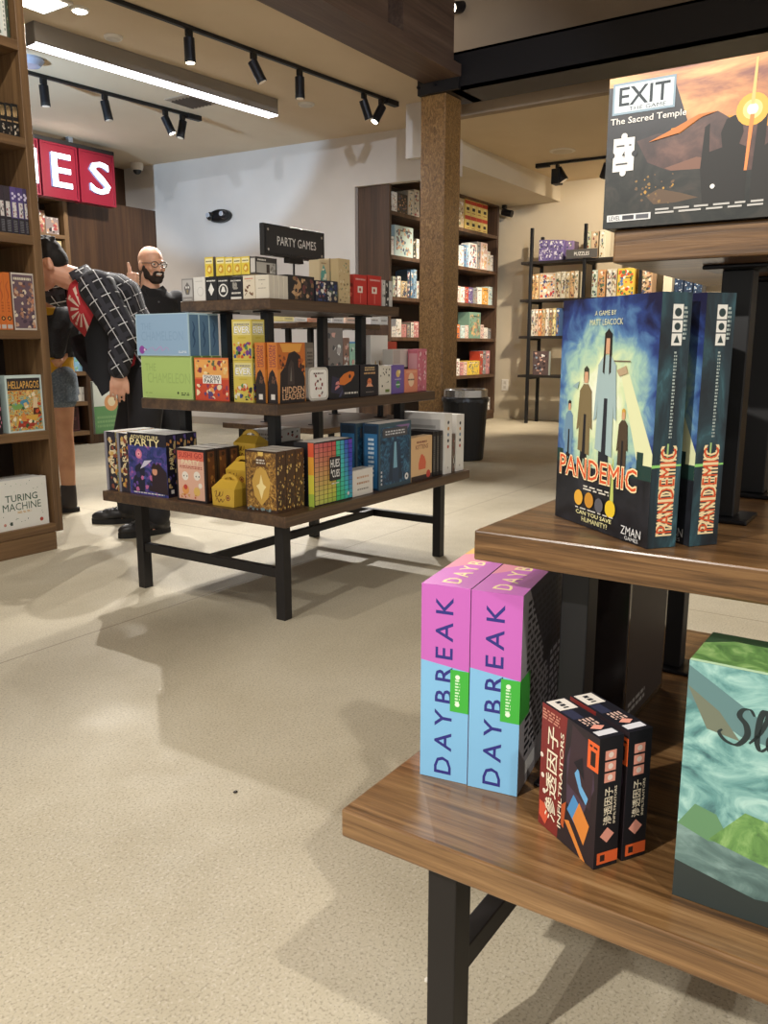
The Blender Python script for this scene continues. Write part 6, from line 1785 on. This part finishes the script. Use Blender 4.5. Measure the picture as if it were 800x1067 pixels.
# ---- third person, mostly hidden behind the bookcase ------------------------
c3 = on('y', 4.78, 54, 400); c3.z = 0
man3 = thing('person', 'person in yellow top, black jacket and denim shorts, half hidden behind the left bookcase', 'person', (c3.x, c3.y, 0))
t3v = Vector((-c3.x, -c3.y, 0)).normalized()
r3 = Vector((-t3v.y, t3v.x, 0))
if r3.dot(rt) < 0:
    r3 = -r3
f3 = (t3v*-.3+r3*-.95).normalized()
HM3 = frame3(f3, ZZ)
B = Blob()
hc3 = c3+ZZ*1.47
P3 = head_blob(B, hc3, HM3, .95)
B.cap(hc3-ZZ*.08, .052, c3+ZZ*1.30, .058)
q3 = lambda z, a, b: (c3+ZZ*z, r3*a, t3v*b)
B.rings([q3(.80, .14, .12), q3(.95, .12, .10), q3(1.15, .14, .11), q3(1.26, .14, .09), q3(1.32, .06, .055)])
s3 = c3+ZZ*1.25+r3*.10+t3v*.06
e3 = on('y', c3.y-.08, 76, 357)
w3 = on('y', c3.y-.14, 61, 377)
B.chain([(s3, .046), (e3, .037), (w3, .026)])
hand_blob(B, w3, (c3+ZZ*.9-w3), t3v, .9)
s3b = c3+ZZ*1.25-r3*.12
B.chain([(s3b, .046), (s3b-ZZ*.26, .037), (s3b-ZZ*.46-r3*.05, .026)])
hand_blob(B, s3b-ZZ*.46-r3*.05, -ZZ, -r3, .9)
lg = []
for px, dy in ((69, 0), (44, .03)):
    fl = on('z', 0, px+4, 533); fl = Vector((fl.x, fl.y+dy, 0))
    kn_ = on('y', fl.y, px-1.5, 452)
    hp_ = on('y', fl.y, px-6, 398)
    lg.append((hp_, kn_, fl))
    B.chain([(hp_, .088), (hp_*.45+kn_*.55, .07), (kn_+ZZ*.03, .054), (kn_-ZZ*.02, .053), (kn_*.7+fl*.3+ZZ*.02, .055), (kn_*.35+fl*.65, .046), (fl+ZZ*.12, .034)])
    B.cap(fl+ZZ*.06, .032, fl+ZZ*.035+f3*.12, .027)
B.build('body', man3, SK3, .007, 4)
yl_ = Blob()
yl_.rings([q3(.80, .155, .135), q3(.95, .14, .12), q3(1.15, .155, .122), q3(1.26, .15, .10), q3(1.31, .085, .07)])
yl_.build('top', man3, mat('d0a026', .8), .009, 3)
hr = Blob()
hr.ball(P3(0, -.02, .045), (.082, .1, .085), HM3); hr.ball(P3(0, -.06, -.02), (.07, .05, .09), HM3)
hr.build('hair', man3, mat('3a2a1c', .5), .008, 2)
jk = Blob()
jk.chain([(s3-t3v*.02, .075), (s3*.5+e3*.5, .068), (e3*.9+s3*.1, .058)])
jk.chain([(s3, .07), (s3*.6+w3*.4+t3v*.03-r3*.02, .062), (w3+ZZ*.06+t3v*.01, .045)])
jk.chain([(s3b, .075), (s3b-ZZ*.26, .064), (s3b-ZZ*.40-r3*.04, .055)])
jk.rings([q3(1.0, .16, .14), q3(1.15, .165, .135), q3(1.26, .16, .112)])
jm = streaks('black_jacket_cloth', [(.35, '0f0f12'), (.6, '1b1b20'), (.78, '3a3a42')], 60, 1, rough=.7)
jk.build('jacket', man3, jm, .009, 3)
dn_ = streaks('denim', [(.3, '4a5560'), (.55, '66727c'), (.75, '85919a')], 90, .5, rough=.9)
sh3 = Blob()
sh3.rings([q3(.76, .165, .14), q3(.9, .155, .13)])
for hp_, kn_, fl in lg:
    sh3.chain([(hp_+ZZ*.02, .10), (hp_*.72+kn_*.28, .098)])
so_ = sh3.build('shorts', man3, dn_, .009, 2)
for hp_, kn_, fl in lg:
    q = hp_*.66+kn_*.34
    d_ = (kn_-hp_).normalized()
    cf = MB()
    cf.tube(q-d_*.035, q+d_*.008, .099, .102, dn_, 22, cap=False)
    attach(cf.build('rolled_hem', None, smooth=True), man3)
    bt_ = Blob()
    hl = Vector((fl.x, fl.y, 0))-f3*.06
    bt_.cap(fl+ZZ*.05, .05, fl+ZZ*.16, .05)
    bt_.ball(fl+ZZ*.05+f3*.06, (.046, .10, .048), HM3)
    bo = bt_.build('boot', man3, mat('2a201b', .55), .007, 3)
    so = MB()
    n = 18
    pts = [hl+f3*(.13+math.cos(2*PI*i/n)*.135)+r3.cross(ZZ)*0+Vector((-f3.y, f3.x, 0))*math.sin(2*PI*i/n)*.05 for i in range(n)]
    vs = [p+ZZ*.001 for p in pts]+[p+ZZ*.028 for p in pts]
    so.raw(vs, [(i, (i+1) % n, n+(i+1) % n, n+i) for i in range(n)]+[tuple(range(n))[::-1], tuple(range(n, 2*n))], mat('15110f', .7))
    b_ = so.build('sole', None)
    b_.parent = bo
    b_.matrix_parent_inverse = Matrix.Identity(4)
# ------------------------------------------------------------------ light
def lamp(kind, name, loc, energy, colour, tgt=None, **kw):
    l = bpy.data.lights.new(name, kind)
    l.energy = energy
    l.color = colour
    for k, v in kw.items():
        setattr(l, k, v)
    o = bpy.data.objects.new(name, l)
    col.objects.link(o)
    o.location = loc
    if tgt is not None:
        o.rotation_euler = (Vector(tgt)-Vector(loc)).to_track_quat('-Z', 'Y').to_euler()
    return o
WARM = (1, .86, .68)
NEUT = (1, .95, .88)
COOL = (.72, .82, 1)
w = bpy.data.worlds.new('shop_light')
scene.world = w
w.use_nodes = True
bg = w.node_tree.nodes['Background']
bg.inputs[0].default_value = (1, .95, .88, 1)
bg.inputs[1].default_value = .85
def spot(loc, tgt, e, c=NEUT, ang=70, blend=.5, r=.04):
    return lamp('SPOT', 'spot_beam', loc, e, c, tgt, spot_size=R(ang), spot_blend=blend, shadow_soft_size=r)
spot((7.0, 5.3, 3.2), (2.7, 2.0, -.3), 620, NEUT, 58, .4, .02)
spot((4.2, 5.0, 3.2), (2.4, 2.3, -.4), 330, NEUT, 84, .5, .02)
spot((5.6, 5.1, 3.2), (3.4, 2.4, .9), 150, NEUT, 60, .5, .03)
spot((.2, 2.8, 4.1), (1.2, 2.0, 0), 110, NEUT, 110, .9)
spot((1.1, 2.0, 4.0), (2.6, 3.95, 1.2), 260, NEUT, 60)
spot((-2.4, 1.6, 3.3), (1.0, .2, .8), 720, NEUT, 55)
spot((-.2, -1.4, 3.9), (1.2, -.1, .8), 260, NEUT, 80)
spot((-1.2, -2.2, 3.64), (8.6, 6.35, 2.35), 1350, COOL, 27, .5, .02)
spot((2.0, 6.6, 2.0), (6.3, 7.8, 3.5), 900, (.5, .72, 1), 36, .3, .05)  # added lamp without a known fixture, gives the left ceiling its bluish patch
spot((5.0, 7.2, 3.2), (3.6, 4.6, .9), 260, NEUT, 90)
spot((6.4, 7.2, 3.2), (6.4, 9.6, 1.6), 260, NEUT, 100)
spot((9.4, 2.4, 3.15), (11.5, 3.8, 1.4), 420, WARM, 90)
spot((9.7, 3.9, 3.15), (10.0, 5.7, 1.2), 380, WARM, 80)
la = on('z', 3.42, 37, 47); lb = on('z', 3.42, 290, 123)
lamp('AREA', 'linear_glow', ((la.x+lb.x)/2, (la.y+lb.y)/2, 3.3), 60, (.95, .97, 1), ((la.x+lb.x)/2, (la.y+lb.y)/2, 0), shape='RECTANGLE', size=2.5, size_y=.08)
scene.view_settings.view_transform = 'Standard'
scene.view_settings.look = 'None'
scene.view_settings.gamma = 1
scene.view_settings.use_curve_mapping = False
scene.view_settings.exposure = -.08
